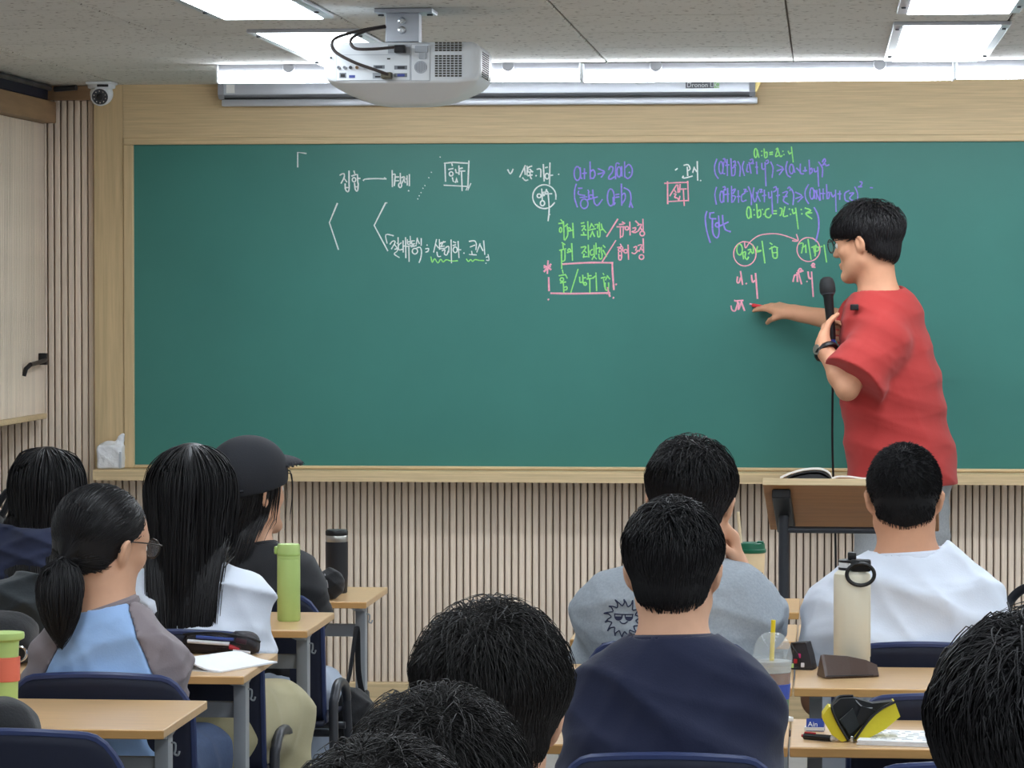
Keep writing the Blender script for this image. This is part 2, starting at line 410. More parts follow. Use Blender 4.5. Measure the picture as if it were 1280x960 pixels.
for i in range(4):
    t = bt0 if i == 0 else copy_tree(bt0)
    t.location = (xb0+i*bl, by, zb + (0.0 if i%2 == 0 else -0.0035))
    tag(t, 'linear glowing batten light along the ceiling, %s of the board lights' % bn[i], 'batten light', 'board lights')
# ------------------------------------------------------------------ dome camera
cc = at(127,103,11.72); dc = thing('dome_camera','white dome security camera on the ceiling above the board corner','camera',(cc[0],11.72,CZ))
MB().bbox((-0.048,-0.05,-0.010),(0.048,0.05,-0.0005),0.006).build('base_plate','white_plastic',dc,True)
MB().lathe([(0.036,-0.026),(0.048,-0.022),(0.050,-0.010)],28).build('collar','white_plastic',dc,True)
MB().bbox((-0.006,-0.051,-0.020),(0.034,-0.043,-0.011),0.002).build('marking','black_plastic',dc)
dm = MB(); aa = np.linspace(-math.pi/2,math.pi/2,12); Rb = 0.041
dm.lathe([(Rb*math.cos(q),Rb*math.sin(q)-0.042) for q in aa],28); ball = dm.build('housing','white_plastic',dc,True)
ax = V(0.05,-0.95,-0.30); ax /= np.linalg.norm(ax); c0 = V(0,0,-0.042)+ax*0.030
MB().lathe([(0.034,0),(0.034,0.010),(0.030,0.014),(0.029,0.010),(0.0,0.010)],28,c0,ax).build('ring','white_plastic',dc,True)
mat('ir_glass',(60,62,68),0.2); MB().lathe([(0.029,0.009),(0.028,0.0115),(0,0.0115)],24,c0,ax).build('lens_window','ir_glass',dc)
MB().lathe([(0.013,0.011),(0.012,0.016),(0.006,0.019),(0,0.019)],18,c0,ax).build('lens','black_plastic',dc,True)
fz = frame_z(ax)
for i in range(10):
    q = i*2*math.pi/10; p = c0 + fz @ V(0.021*math.cos(q),0.021*math.sin(q),0.011)
    MB().lathe([(0.0028,0),(0.0022,0.002)],8,p,ax).build('led','chrome',dc)
# ------------------------------------------------------------------ ceiling projector
py = 8.62; sc = F/py
p0 = at(403,100,py); pw = 200/sc; pz1 = float(at(500,52,py)[2]); pzm = float(at(500,103,py)[2]); pz0 = float(at(500,128,py+0.05)[2])
pj = thing('projector','white ceiling projector showing its rear ports and vent grille','projector',(p0[0],py,pz0))
hgt = pz1-pz0
def rrect(x0,z0,x1,z1,r,n=6):
    pts = []
    for cx,cz,a0 in ((x1-r,z1-r,0),(x0+r,z1-r,90),(x0+r,z0+r,180),(x1-r,z0+r,270)):
        for i in range(n+1):
            q = math.radians(a0+90*i/n); pts.append((cx+r*math.cos(q),cz+r*math.sin(q)))
    return pts
zsp = pzm-pz0
PROJ_BODY = (pw, hgt, zsp)      # the moulded body itself is added with the soft shapes further down
def pp(u,v,y=-0.002):            # photo pixel on the projector's rear face to local coordinates
    q = at(u,v,py); return V(q[0]-p0[0], y, q[2]-pz0)
def pbox(name,u0,v0,u1,v1,m,y0=-0.003,y1=0.003,bev=0):
    a = pp(u0,v1); b = pp(u1,v0); mb = MB()
    (mb.bbox if bev else mb.box)(*(((a[0],y0,a[2]),(b[0],y1,b[2]),bev) if bev else ((a[0],y0,a[2]),(b[0],y1,b[2]))))
    return mb.build(name,m,pj)
mat('seam_grey',(176,182,190),0.5); mat('port_grey',(122,126,132),0.4,metal=0.4); mat('vga_blue',(64,76,150),0.45)
pbox('port_panel',420,68,513,101,'seam_grey',-0.0012,0.002); pbox('port_panel_face',420.6,68.6,512.4,100.4,'white_plastic',-0.002,0.002)
pbox('lamp_door',514,55,537.5,101,'seam_grey',-0.0012,0.002); pbox('lamp_door_face',514.6,55.6,537,100.5,'white_plastic',-0.002,0.002)
pbox('power_recess',485,55.5,513,67,'seam_grey',-0.001,0.002)
pbox('power_plug',494,57,508,67,'black_plastic',-0.03,-0.001,0.004)
for u,mm in ((423.5,'grey_plastic'),(431,'grey_plastic'),(438.5,'dark_steel'),(446.5,'oak_dark'),(454,'white_plastic')):
    q = pp(u,84.5); MB().lathe([(0.0042,0),(0.0042,0.006),(0.0024,0.006),(0.0024,0.003)],14,q,axis=(0,-1,0)).build('audio_jack',mm,pj,True)
pbox('network_port',424.5,91,433,97.5,'port_grey'); pbox('network_port_hole',426,92.5,431.5,96.5,'black_plastic',-0.004,0)
pbox('usb_port',436.5,94,444,97.5,'vga_blue'); pbox('hdmi_port',466,91,481,98.5,'seam_grey'); pbox('hdmi_port_hole',469,95,476,97,'black_plastic',-0.004,0)
for (u0,v0,u1,v1,mm) in ((467,81.5,481,86,'port_grey'),(493,82,509,87,'port_grey'),(493,91.5,509,96.5,'port_grey')): pbox('serial_port',u0,v0,u1,v1,mm)
pbox('serial_port_face',469.5,82.5,478,85.2,'dark_steel',-0.0045,0); pbox('serial_port_face',497,83,506,86.2,'dark_steel',-0.0045,0); pbox('serial_port_face',497,92.5,506,95.7,'vga_blue',-0.0045,0)
pbox('lock_slot',484,72.7,488,74.5,'black_plastic'); q = pp(414,72.5); MB().lathe([(0.003,0),(0.003,0.003)],10,q,axis=(0,-1,0)).build('sensor','dark_steel',pj)
pbox('latch',519,57,535,66,'seam_grey',-0.006,0,0.001); pbox('latch',524,66,533,74,'seam_grey',-0.006,0,0.001)
q = pp(526,84); MB().lathe([(8/sc,0),(8/sc,0.002)],24,q,axis=(0,-1,0)).build('speaker_disc','seam_grey',pj)
for k in range(8): pbox('speaker_slit',518.5+k*2,77+abs(k-3.5)*1.2,519.3+k*2,91-abs(k-3.5)*1.2,'grey_plastic',-0.0045,0)
# vent grille: dark slots in rows
mat('vent_dark',(70,66,62),0.6)
for r in range(4):
    for k in range(7): pbox('vent_slot',543.8+k*4.95,52.6+r*3.1,547.4+k*4.95,54.6+r*3.1,'vent_dark',-0.0015,0.002)
for r in range(9):
    for k in range(7): pbox('vent_slot',543.8+k*4.95,69.0+r*3.1,547.4+k*4.95,71.0+r*3.1,'vent_dark',-0.0015,0.002)
for r in range(12):                                   # side grille on the right flank
    zz = hgt*0.42 + r*hgt*0.037
    for k in range(5): MB().box((pw-0.0015,0.05+k*0.035,zz),(pw+0.0012,0.074+k*0.035,zz+hgt*0.02)).build('vent_slot','vent_dark',pj)
mk = MB().bbox((pw*0.36,0.10,hgt-0.002),(pw*0.64,0.2,hgt+0.006),0.003).build('mount_plate','silver',pj)
arm = MB(); a = pp(475.5,46); b = pp(518,14); 
arm.bbox((a[0],0.10,a[2]-0.006),(b[0],0.16,CZ-pz0-0.012),0.002); arm.build('mount_arm','silver',pj)
for v in (22.5,34): MB().lathe([(0.010,0),(0.010,0.004),(0.006,0.006)],14,pp(496.5,v)+V(0,0.10,0),axis=(0,-1,0)).build('bolt','chrome',pj)
a = pp(463,5); b = pp(536,2); MB().bbox((a[0],0.07,CZ-pz0-0.012),(b[0],0.19,CZ-pz0-0.001),0.002).build('ceiling_plate','silver',pj)
for u in (468,530): MB().lathe([(0.008,-0.004),(0.008,0)],12,(pp(u,4)[0],0.13,CZ-pz0-0.0125)).build('bolt','dark_steel',pj)
mat('cable_dark',(58,50,48),0.5)
c1 = [pp(475,29,0.10),pp(445,37,0.05),pp(420,50,-0.03),pp(421,65,-0.04),pp(445,79,-0.045),pp(470,88,-0.04),pp(487,94,-0.03)]
MB().tube(c1,0.0042,8,smooth=6).build('cable','cable_dark',pj,True)
c2 = [pp(475,30,0.10),pp(455,37,0.04),pp(441,50,-0.03),pp(447,62,-0.05),pp(470,63,-0.05),pp(495,60,-0.03)]
MB().tube(c2,0.0042,8,smooth=6).build('cable','cable_dark',pj,True)
mat('plug_gold',(90,84,70),0.4,metal=0.5); MB().bbox(pp(478,99)+V(0,-0.03,0),pp(491,91)+V(0,0.0,0),0.003).build('cable_plug','plug_gold',pj)
# ================================================================== implicit-surface modelling for soft shapes
def unit(v): v = np.asarray(v, float); return v/(np.linalg.norm(v)+1e-12)
def smin(a, b, k):
    if k <= 0: return np.minimum(a, b)
    h = np.maximum(k - np.abs(a-b), 0)/k
    return np.minimum(a, b) - h*h*k*0.25
class Soft:
    """signed distance field on a grid; shapes are blended in, the zero surface becomes a mesh"""
    def __init__(s, lo, hi, h):
        s.h = h; s.lo = np.asarray(lo, float); n = np.ceil((np.asarray(hi)-s.lo)/h).astype(int)+1; s.n = n
        s.ax = [ (s.lo[i]+h*np.arange(n[i])).astype(np.float32) for i in range(3)]
        s.D = np.full(tuple(n), 0.5, np.float32)
    def blk(s, lo, hi):
        i0 = np.clip(np.floor((np.asarray(lo)-s.lo)/s.h).astype(int), 0, s.n); i1 = np.clip(np.ceil((np.asarray(hi)-s.lo)/s.h).astype(int)+1, 0, s.n)
        if np.any(i1 <= i0): return None
        sl = tuple(slice(a,b) for a,b in zip(i0,i1))
        return sl, s.ax[0][sl[0]][:,None,None], s.ax[1][sl[1]][None,:,None], s.ax[2][sl[2]][None,None,:]
    def put(s, sl, d, k, op):
        if op == '+': s.D[sl] = smin(s.D[sl], d, k)
        elif op == '-': s.D[sl] = -smin(-s.D[sl], d, k)
    def cone(s, a, b, ra, rb, k=0.0, sq=None, op='+', cut=False, cut0=False):
        """tapered capsule; sq = (direction, factor) flattens it; cut ends it flat at b (cut0: at a)"""
        a = np.asarray(a,float); b = np.asarray(b,float); m = max(ra,rb)+k+3*s.h
        r = s.blk(np.minimum(a,b)-m, np.maximum(a,b)+m)
        if r is None: return s
        sl,X,Y,Z = r; ab = b-a; L2 = float(ab@ab)+1e-12
        t = np.clip(((X-a[0])*ab[0]+(Y-a[1])*ab[1]+(Z-a[2])*ab[2])/L2, 0, 1)
        qx, qy, qz = X-a[0]-t*ab[0], Y-a[1]-t*ab[1], Z-a[2]-t*ab[2]; f = 1.0
        if sq is not None:
            n = unit(sq[0]); f = sq[1]; c = (qx*n[0]+qy*n[1]+qz*n[2])*(1/f-1)
            qx, qy, qz = qx+c*n[0], qy+c*n[1], qz+c*n[2]
        d = (np.sqrt(qx*qx+qy*qy+qz*qz) - (ra+(rb-ra)*t))*min(f,1.0)
        L = math.sqrt(L2)
        if cut: d = np.maximum(d, ((X-b[0])*ab[0]+(Y-b[1])*ab[1]+(Z-b[2])*ab[2])/L)
        if cut0: d = np.maximum(d, -((X-a[0])*ab[0]+(Y-a[1])*ab[1]+(Z-a[2])*ab[2])/L)
        s.put(sl, d.astype(np.float32), k, op); return s
    def ell(s, c, r, k=0.0, R=None, op='+'):
        c = np.asarray(c,float); r = np.asarray(r,float); m = r.max()+k+3*s.h
        q = s.blk(c-m, c+m)
        if q is None: return s
        sl,X,Y,Z = q; x,y,z = X-c[0],Y-c[1],Z-c[2]
        if R is not None: x,y,z = (x*R[0,0]+y*R[1,0]+z*R[2,0]),(x*R[0,1]+y*R[1,1]+z*R[2,1]),(x*R[0,2]+y*R[1,2]+z*R[2,2])
        k0 = np.sqrt((x/r[0])**2+(y/r[1])**2+(z/r[2])**2); k1 = np.sqrt((x/r[0]**2)**2+(y/r[1]**2)**2+(z/r[2]**2)**2)+1e-6
        s.put(sl, (k0*(k0-1)/k1).astype(np.float32), k, op); return s
    def boxs(s, c, half, rad=0.02, k=0.0, R=None, op='+'):
        c = np.asarray(c,float); half = np.asarray(half,float)-rad; m = np.linalg.norm(half)+rad+k+3*s.h
        q = s.blk(c-m, c+m)
        if q is None: return s
        sl,X,Y,Z = q; x,y,z = X-c[0],Y-c[1],Z-c[2]
        if R is not None: x,y,z = (x*R[0,0]+y*R[1,0]+z*R[2,0]),(x*R[0,1]+y*R[1,1]+z*R[2,1]),(x*R[0,2]+y*R[1,2]+z*R[2,2])
        ax_,ay_,az_ = np.abs(x)-half[0],np.abs(y)-half[1],np.abs(z)-half[2]
        d = np.sqrt(np.maximum(ax_,0)**2+np.maximum(ay_,0)**2+np.maximum(az_,0)**2)+np.minimum(np.maximum(np.maximum(ax_,ay_),az_),0)-rad
        s.put(sl, (d+0*X*Y*Z).astype(np.float32), k, op); return s
    def half(s, p, n, k=0.0):
        """keep only the side behind the plane through p with outward normal n"""
        n = unit(n); X,Y,Z = s.ax[0][:,None,None],s.ax[1][None,:,None],s.ax[2][None,None,:]
        d = ((X-p[0])*n[0]+(Y-p[1])*n[1]+(Z-p[2])*n[2]).astype(np.float32)
        s.D = -smin(-s.D, -d, k) if k else np.maximum(s.D, d); return s
    def wrinkle(s, amp, seeds, fade=None):
        """cloth folds: ridged waves (wave vector, phase, weight, centre, reach)"""
        X,Y,Z = s.ax[0][:,None,None],s.ax[1][None,:,None],s.ax[2][None,None,:]
        acc = np.zeros(s.D.shape, np.float32)
        wob = 0.9*np.sin(7*X+5*Z+1.3)+0.8*np.sin(9*Y-6*Z+0.4)+0.6*np.sin(11*X-8*Y+2.2)
        for (kv, ph, w, c, reach) in seeds:
            q = np.sin(kv[0]*X+kv[1]*Y+kv[2]*Z+ph+wob)
            q = (1-np.abs(q))**1.6
            if reach: q = q*np.exp(-((X-c[0])**2+(Y-c[1])**2+(Z-c[2])**2)/reach**2)
            acc += (w*q).astype(np.float32)
        if fade is not None:
            c, r = fade; acc *= np.clip(np.sqrt((X-c[0])**2+(Y-c[1])**2+(Z-c[2])**2)/r, .25, 1).astype(np.float32)
        s.D -= (amp*acc).astype(np.float32); return s
    def verts(s):
        D = s.D; D[0]=np.maximum(D[0],1e-3); D[-1]=np.maximum(D[-1],1e-3); D[:,0]=np.maximum(D[:,0],1e-3); D[:,-1]=np.maximum(D[:,-1],1e-3); D[:,:,0]=np.maximum(D[:,:,0],1e-3); D[:,:,-1]=np.maximum(D[:,:,-1],1e-3)
        B = D < 0; c = np.zeros(np.array(D.shape)-1, np.uint8)
        n0,n1,n2 = c.shape
        for i in (0,1):
            for j in (0,1):
                for k in (0,1): c += B[i:i+n0,j:j+n1,k:k+n2]
        act = np.argwhere((c > 0) & (c < 8)); idx = np.full(c.shape, -1, np.int32); idx[tuple(act.T)] = np.arange(len(act))
        co = np.array([(i,j,k) for i in (0,1) for j in (0,1) for k in (0,1)])
        val = np.stack([D[act[:,0]+i,act[:,1]+j,act[:,2]+k] for i,j,k in co],1)
        acc = np.zeros((len(act),3)); cnt = np.zeros(len(act))
        for a in range(8):
            for b in range(a+1,8):
                if np.abs(co[a]-co[b]).sum() != 1: continue
                va,vb = val[:,a],val[:,b]; m = (va<0)!=(vb<0); t = np.where(m, va/(va-vb+1e-12), 0)
                acc += m[:,None]*(co[a]+t[:,None]*(co[b]-co[a])); cnt += m
        P = s.lo + s.h*(act + acc/cnt[:,None]); F_ = []
        for ax in range(3):
            u,w = [(1,2),(2,0),(0,1)][ax]
            A = [slice(None)]*3; C = [slice(None)]*3; A[ax]=slice(0,-1); C[ax]=slice(1,None)
            e = np.argwhere(B[tuple(A)] != B[tuple(C)])
            e = e[(e[:,u]>0)&(e[:,w]>0)&(e[:,u]<D.shape[u]-1)&(e[:,w]<D.shape[w]-1)]
            if not len(e): continue
            du = np.zeros(3,int); du[u]=1; dw = np.zeros(3,int); dw[w]=1
            g = lambda q: idx[q[:,0],q[:,1],q[:,2]]
            q = np.stack([g(e-du-dw),g(e-dw),g(e),g(e-du)],1)
            ins = B[tuple(e.T)]; q[~ins] = q[~ins][:,::-1]; F_.append(q)
        Fq = np.concatenate(F_); Fq = Fq[(Fq>=0).all(1)]
        return P, Fq
    def build(s, name, material, parent, smooth_iter=1, base=(0,0,0)):
        P, Fq = s.verts()
        for _ in range(smooth_iter):                      # light relaxation
            acc = np.zeros_like(P); cnt = np.zeros(len(P))
            for a,b in ((0,1),(1,2),(2,3),(3,0)):
                np.add.at(acc, Fq[:,a], P[Fq[:,b]]); np.add.at(acc, Fq[:,b], P[Fq[:,a]])
                np.add.at(cnt, Fq[:,a], 1); np.add.at(cnt, Fq[:,b], 1)
            P = 0.5*P + 0.5*acc/np.maximum(cnt,1)[:,None]
        return raw_mesh(name, P-np.asarray(base), Fq, material, parent)
def raw_mesh(name, P, Fq, material, parent=None, smooth=True):
    me = bpy.data.meshes.new(name); nf, k = Fq.shape
    me.vertices.add(len(P)); me.vertices.foreach_set('co', np.ascontiguousarray(P, np.float32).ravel())
    me.loops.add(nf*k); me.loops.foreach_set('vertex_index', np.ascontiguousarray(Fq, np.int32).ravel())
    me.polygons.add(nf); me.polygons.foreach_set('loop_start', np.arange(0,nf*k,k,dtype=np.int32)); me.polygons.foreach_set('loop_total', np.full(nf,k,np.int32))
    me.update(calc_edges=True); me.validate()
    if smooth: me.polygons.foreach_set('use_smooth', np.ones(nf,bool))
    me.materials.append(MATS[material] if isinstance(material,str) else material)
    return link(bpy.data.objects.new(name, me), parent)

# the projector's moulded body: rounded box whose underside slopes in on three sides
f = Soft((-.02,-.02,-.02),(pw+.02,.35,hgt+.02),.004)
f.boxs((pw/2,.163,hgt/2),(pw/2,.163,hgt/2),.028)
f.half((0,0,zsp),(0,-zsp,-.13),.006); f.half((0,0,zsp+.004),(-zsp,0,-.09),.03); f.half((pw,0,zsp+.004),(zsp,0,-.10),.03)
f.build('body','white_plastic',pj,1)
# ================================================================== desks and chairs
DH = 0.727
def make_desk(w, d):
    """right end at x = 0, far edge at y = 0, standing on z = 0"""
    t = thing('school_desk','','desk')
    MB().bbox((-w,-d,DH-0.018),(0,0,DH),0.002,1).build('desk_top','desk_wood',t)
    MB().bbox((-w+0.0005,-d-0.002,DH-0.0185),(-0.0005,-d+0.001,DH-0.0015),0.0012,1).build('edge_band','desk_edge',t)
    for sx in (-0.045,-w+0.045):
        MB().bbox((sx-0.014,-d*0.5-0.024,0.03),(sx+0.014,-d*0.5+0.024,DH-0.019),0.004).build('leg','grey_steel',t,True)
        MB().bbox((sx-0.018,-d+0.03,0.004),(sx+0.018,-0.03,0.030),0.005).build('foot','grey_steel',t,True)
        MB().prism([(-d*0.5-0.15,DH-0.0185),(-d*0.5-0.15,DH-0.024),(-d*0.5-0.03,DH-0.045),(-d*0.5+0.03,DH-0.045),(-d*0.5+0.15,DH-0.024),(-d*0.5+0.15,DH-0.0185)],sx-0.012,sx+0.012,'x').build('bracket','grey_steel',t)
    MB().bbox((-w+0.059,-d*0.5-0.010,DH-0.118),(-0.059,-d*0.5+0.010,DH-0.083),0.003).build('beam','grey_steel',t,True)
    MB().tube([(-0.030,-d*0.5,DH-0.055),(-0.022,-d*0.5,DH-0.057),(-0.022,-d*0.5,DH-0.070),(-0.024,-d*0.5,DH-0.077),(-0.017,-d*0.5,DH-0.080),(-0.014,-d*0.5,DH-0.072)],0.0022,6,smooth=3).build('bag_hook','grey_steel',t,True)
    return t
protoA = make_desk(0.60,0.45); protoB = make_desk(0.535,0.40)
used = set()
def place_desk(proto, x, yfar, dh, label, group):
    t = proto if id(proto) not in used else copy_tree(proto); used.add(id(proto))
    t.location = (x, yfar, dh-DH); tag(t,label,'desk',group); return t
XA = -1.238
LD = {'A':(6.68,DH),'B':(7.56,DH),'C':(8.45,0.735),'D':(9.50,0.706)}
who = {'A':'empty wooden desk behind the ponytail girl','B':'wooden desk of the ponytail girl with open book and mesh pouch','C':'wooden desk holding the lime green bottle','D':'front wooden desk holding the black tumbler'}
whl = {'A':'wooden desk at left edge carrying the green and coral cup','B':'wooden desk at left edge with a phone on it','C':'wooden desk left of the lime bottle desk','D':'front wooden desk of the girl in the navy hoodie'}
def grounded(t, dh):                      # a lower desk keeps its feet on the floor
    for ch in t.children:
        if ch.name.startswith('foot'): ch.location.z = DH-dh if abs(DH-dh) > 1e-4 else 0
for k,(yf,dh) in LD.items():
    for j in (0,1):
        t = place_desk(protoA, XA - j*0.606, yf, dh, who[k] if j == 0 else whl[k], 'desks in the left block'); grounded(t,dh)
RD = {'1':(9.25,0.707),'2':(8.33,DH),'3':(7.41,DH),'4':(6.50,DH)}
XS = -0.062
rl = {'1':('front wooden desk holding the paper cup with green lid','front wooden desk right of the green-lidded cup'),
      '2':('wooden desk of the boy in grey','wooden desk of the boy in the white shirt'),
      '3':('wooden desk of the boy in navy','wooden desk with cream bottle and brown glasses case'),
      '4':('wooden desk with the iced coffee cup behind the boy in navy','wooden desk with yellow pencil case and notebook')}
for k,(yf,dh) in RD.items():
    for j in (0,1):
        t = place_desk(protoB, XS - 0.0015 + j*0.5385, yf, dh, rl[k][j], 'desks in the right block'); grounded(t,dh)

def make_chair():
    """seat centre above the origin, sitter faces +y"""
    t = thing('school_chair','','chair')
    sh = Soft((-0.24,-0.24,0.40),(0.24,0.24,0.50),0.008)
    m, n = 9, 11; P = np.zeros((m,n,3))
    for i in range(m):
        for j in range(n):
            u = i/(m-1); w = j/(n-1)*2-1
            P[i,j] = (0.195*w*(1-0.04*(u-0.5)**2), -0.185+0.375*u, 0.440 - 0.012*(1-w*w) - 0.02*max(0,u-0.8)*5*max(0,u-0.8))
    MB().grid(P, V(0,0,-0.012)).build('seat','navy_seat',t,'all')
    m, n = 16, 25; P = np.zeros((m,n,3))
    for i in range(m):
        for j in range(n):
            u = i/(m-1); w = j/(n-1)*2-1
            hw = 0.192 if u < 0.8 else 0.192 - 0.018*((u-0.8)/0.2)**2.5
            zt = 0.772 - 0.014*w*w - 0.030*(max(0,abs(w)-0.72)/.28)**2.5
            z = 0.435 + (zt-0.435)*u
            P[i,j] = (hw*w, -0.200 - 0.035*u + 0.040*w*w - (0.0 if u > 0.1 else -0.02*(0.1-u)*10), z)
    MB().grid(P, V(0,0.014,0)).build('backrest','navy_seat',t,'all')
    rim = [P[i,0]+V(0,0.007,0) for i in range(m)] + [P[m-1,j]+V(0,0.007,0) for j in range(1,n)] + [P[i,n-1]+V(0,0.007,0) for i in range(m-2,-1,-1)]
    MB().tube(rim,0.0085,8).build('lit_edge','navy_rim_lit',t,True)  # lighter navy paints in the light that the backrest's rounded edge catches
    for sx in (-1,1):
        x = 0.218*sx
        MB().tube([(x+0.02*sx,-0.22,0.012),(x,-0.155,0.43),(x,-0.13,0.500),(x,-0.07,0.526),(x,0.03,0.514),(x,0.085,0.475),(x,0.10,0.41),(x+0.015*sx,0.16,0.012)],0.0125,10,smooth=5).build('leg_frame','dark_steel',t,True)
        for yy in (-0.222,0.162): MB().lathe([(0.016,0),(0.016,0.02),(0.013,0.026)],12,(x+0.0195*sx if yy<0 else x+0.0145*sx,yy,0)).build('foot_cap','rubber',t)
    for yy in (-0.10,0.06): MB().tube([(-0.218,yy,0.40),(0.218,yy,0.40)],0.010,8).build('cross_tube','dark_steel',t,True)
    MB().box((-0.15,-0.11,0.408),(-0.12,0.08,0.4255)).box((0.12,-0.11,0.408),(0.15,0.08,0.4255)).build('seat_support','dark_steel',t)
    return t
chair0 = make_chair(); ch_used = []
def place_chair(x, y, rz, label):
    t = chair0 if not ch_used else copy_tree(chair0); ch_used.append(1)
    t.location = (x,y,0); t.rotation_euler = (0,0,rz); tag(t,label,'chair','navy school chairs'); return t
# ================================================================== lectern with book
ly = 10.25; ls = F/ly
l0 = at(953.5,598,ly); lw = 0.53; lz_ = float(l0[2])
le = thing('lectern','wooden lectern with tilted top on dark steel tube legs','lectern',(l0[0],ly,0),math.radians(-2.5))
tl = math.radians(-23); Rt = rotx(tl); piv = V(0,0,lz_)
mat('lectern_under',(172,118,72),0.5,noise=0.12,nscale=5,nstretch=(1,12,12))
MB().bbox((0,0,lz_-0.022),(lw,0.42,lz_),0.003,1,Rt,piv).build('top','lectern_under',le)
MB().bbox((0.0,-0.003,lz_-0.022),(lw,0.0,lz_),0.001,1,Rt,piv).build('edge_band','oak',le)
def lp(x,y,z): return (V(x,y,lz_+z)-piv) @ Rt.T + piv
for sx in (0.055,lw-0.055):
    MB().bbox((sx-0.028,0.03,lz_-0.052),(sx+0.028,0.36,lz_-0.0225),0.003,1,Rt,piv).build('bracket','black_plastic',le)
    top = lp(sx,0.2,-0.05)
    MB().tube([(sx,0.17,0.03),(sx,0.17,float(top[2])+0.03)],0.0165,12).build('leg','dark_steel',le,True)
    MB().bbox((sx-0.02,-0.05,0.0),(sx+0.02,0.42,0.03),0.006).build('foot','dark_steel',le,True)
zc = float(at(1000,662,ly+0.17)[2]); MB().tube([(0.055,0.17,zc),(lw-0.055,0.17,zc)],0.0105,10).build('crossbar','dark_steel',le,True)
zc2 = 0.18; MB().tube([(0.055,0.17,zc2),(lw-0.055,0.17,zc2)],0.0105,10).build('crossbar','dark_steel',le,True)
# open book lying across the top edge of the lectern
bk = thing('open_book','thick open book lying on top of the lectern','book',at(975,594,ly+0.02),math.radians(-2.5))
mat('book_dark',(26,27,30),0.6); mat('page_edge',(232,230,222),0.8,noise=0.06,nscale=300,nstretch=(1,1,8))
def page(prof, y0, y1, th, name, m, off):
    """pages as a bent slab; prof are (x, z) points"""
    p = crom(np.array([(a,0,b) for a,b in prof]),6)
    G = np.stack([np.stack([p[:,0], np.full(len(p),y), p[:,2]],1) for y in (y0,y1)],1)
    G2 = G.copy(); G2[:,:,2] += th
    MB().grid(G+V(0,0,off), V(0,0,th)).build(name,m,bk,True)
sl = math.tan(tl)
def lean(o): 
    for c in o.children: c.rotation_euler = (tl,0,0)
page([(0.0,0.003),(0.035,0.020),(0.08,0.032),(0.125,0.033),(0.150,0.020),(0.158,0.004)],0.0,0.20,0.007,'left_pages','page_edge',0.004)
page([(0.158,0.003),(0.175,0.009),(0.21,0.009),(0.25,0.004),(0.30,0.002)],0.0,0.20,0.006,'right_pages','page_edge',0.004)
page([(0.012,0.0),(0.04,0.014),(0.08,0.024),(0.122,0.025),(0.147,0.012),(0.154,0.0)],0.002,0.198,0.003,'dark_page','book_dark',0.004)
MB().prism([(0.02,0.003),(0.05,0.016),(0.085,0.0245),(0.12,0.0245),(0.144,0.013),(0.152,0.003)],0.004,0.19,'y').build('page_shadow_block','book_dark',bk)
lean(bk); bk.location.z = float(lz_ + 0.0005)-0.010; bk.location.y = ly+0.03; 
# ================================================================== bottles, cups and desk things
def on(u, v, dh): return atz(u, v, dh)          # where a pixel meets a desk surface
mat('lime',(182,208,126),0.45); mat('lime_dark',(164,192,104),0.45)
p = on(361,776,0.735); b = thing('water_bottle','lime green flask with flip lid standing on desk','bottle',p)
rr = 14.6/(F/p[1]); hh = 98/(F/p[1])
MB().lathe([(rr*0.9,0),(rr,0.004),(rr,hh*0.80),(rr*0.995,hh*0.805)],32).build('body','lime',b,True)
MB().lathe([(rr*0.97,hh*0.805),(rr*1.0,hh*0.81),(rr*1.0,hh*0.965),(rr*0.93,hh*0.995),(rr*0.5,hh)],32).build('lid','lime',b,True)
MB().lathe([(rr*1.005,hh*0.845),(rr*1.02,hh*0.85),(rr*1.02,hh*0.868),(rr*1.005,hh*0.873)],32).build('lid_band','lime_dark',b,True)
MB().bbox((-rr*1.22,-0.012,hh*0.865),(-rr*0.9,0.008,hh*0.965),0.003).build('latch','lime_dark',b,True)
MB().bbox((-rr*1.26,-0.006,hh*0.885),(-rr*1.2,0.003,hh*0.93),0.001).build('button','white_plastic',b)
mat('tumbler_black',(30,31,36),0.5); mat('brushed',(190,188,184),0.3,metal=0.9)
p = on(421,741,0.706); b = thing('tumbler','tall black tumbler with a steel ring under its lid','tumbler',p)
rr = 14.2/(F/p[1]); hh = 80/(F/p[1])
MB().lathe([(rr*0.88,0),(rr*0.93,0.003),(rr,hh*0.3),(rr,hh*0.81)],32).build('body','tumbler_black',b,True)
MB().lathe([(rr*0.97,hh*0.81),(rr*0.99,hh*0.815),(rr*0.99,hh*0.905),(rr*0.97,hh*0.91)],32).build('steel_ring','brushed',b,True)
MB().lathe([(rr*0.97,hh*0.91),(rr*1.0,hh*0.92),(rr*1.0,hh*0.975),(rr*0.9,hh),(rr*0.3,hh)],32).build('lid','black_plastic',b,True)
p = on(411,749,0.706); b = thing('soft_pouch','small puffy black pouch in front of the black tumbler','pouch',p); s_ = F/p[1]
f = Soft((-0.06,-0.05,0),(0.06,0.06,0.1),0.004)
f.ell((0,0,0.036),(0.040,0.034,0.037),0.01).ell((0.008,0.0,0.052),(0.026,0.03,0.030),0.02).wrinkle(0.004,[((70,20,90),0.3,1,None,0),((-60,40,80),1.3,0.8,None,0)]).half((0,0,0.0015),(0,0,-1)).build('pouch_body','black_cloth',b)
MB().tube([(-0.008,-0.028,0.072),(0.0,-0.034,0.055),(0.004,-0.036,0.030)],0.0022,6,smooth=3).build('zip','grey_plastic',b,True)
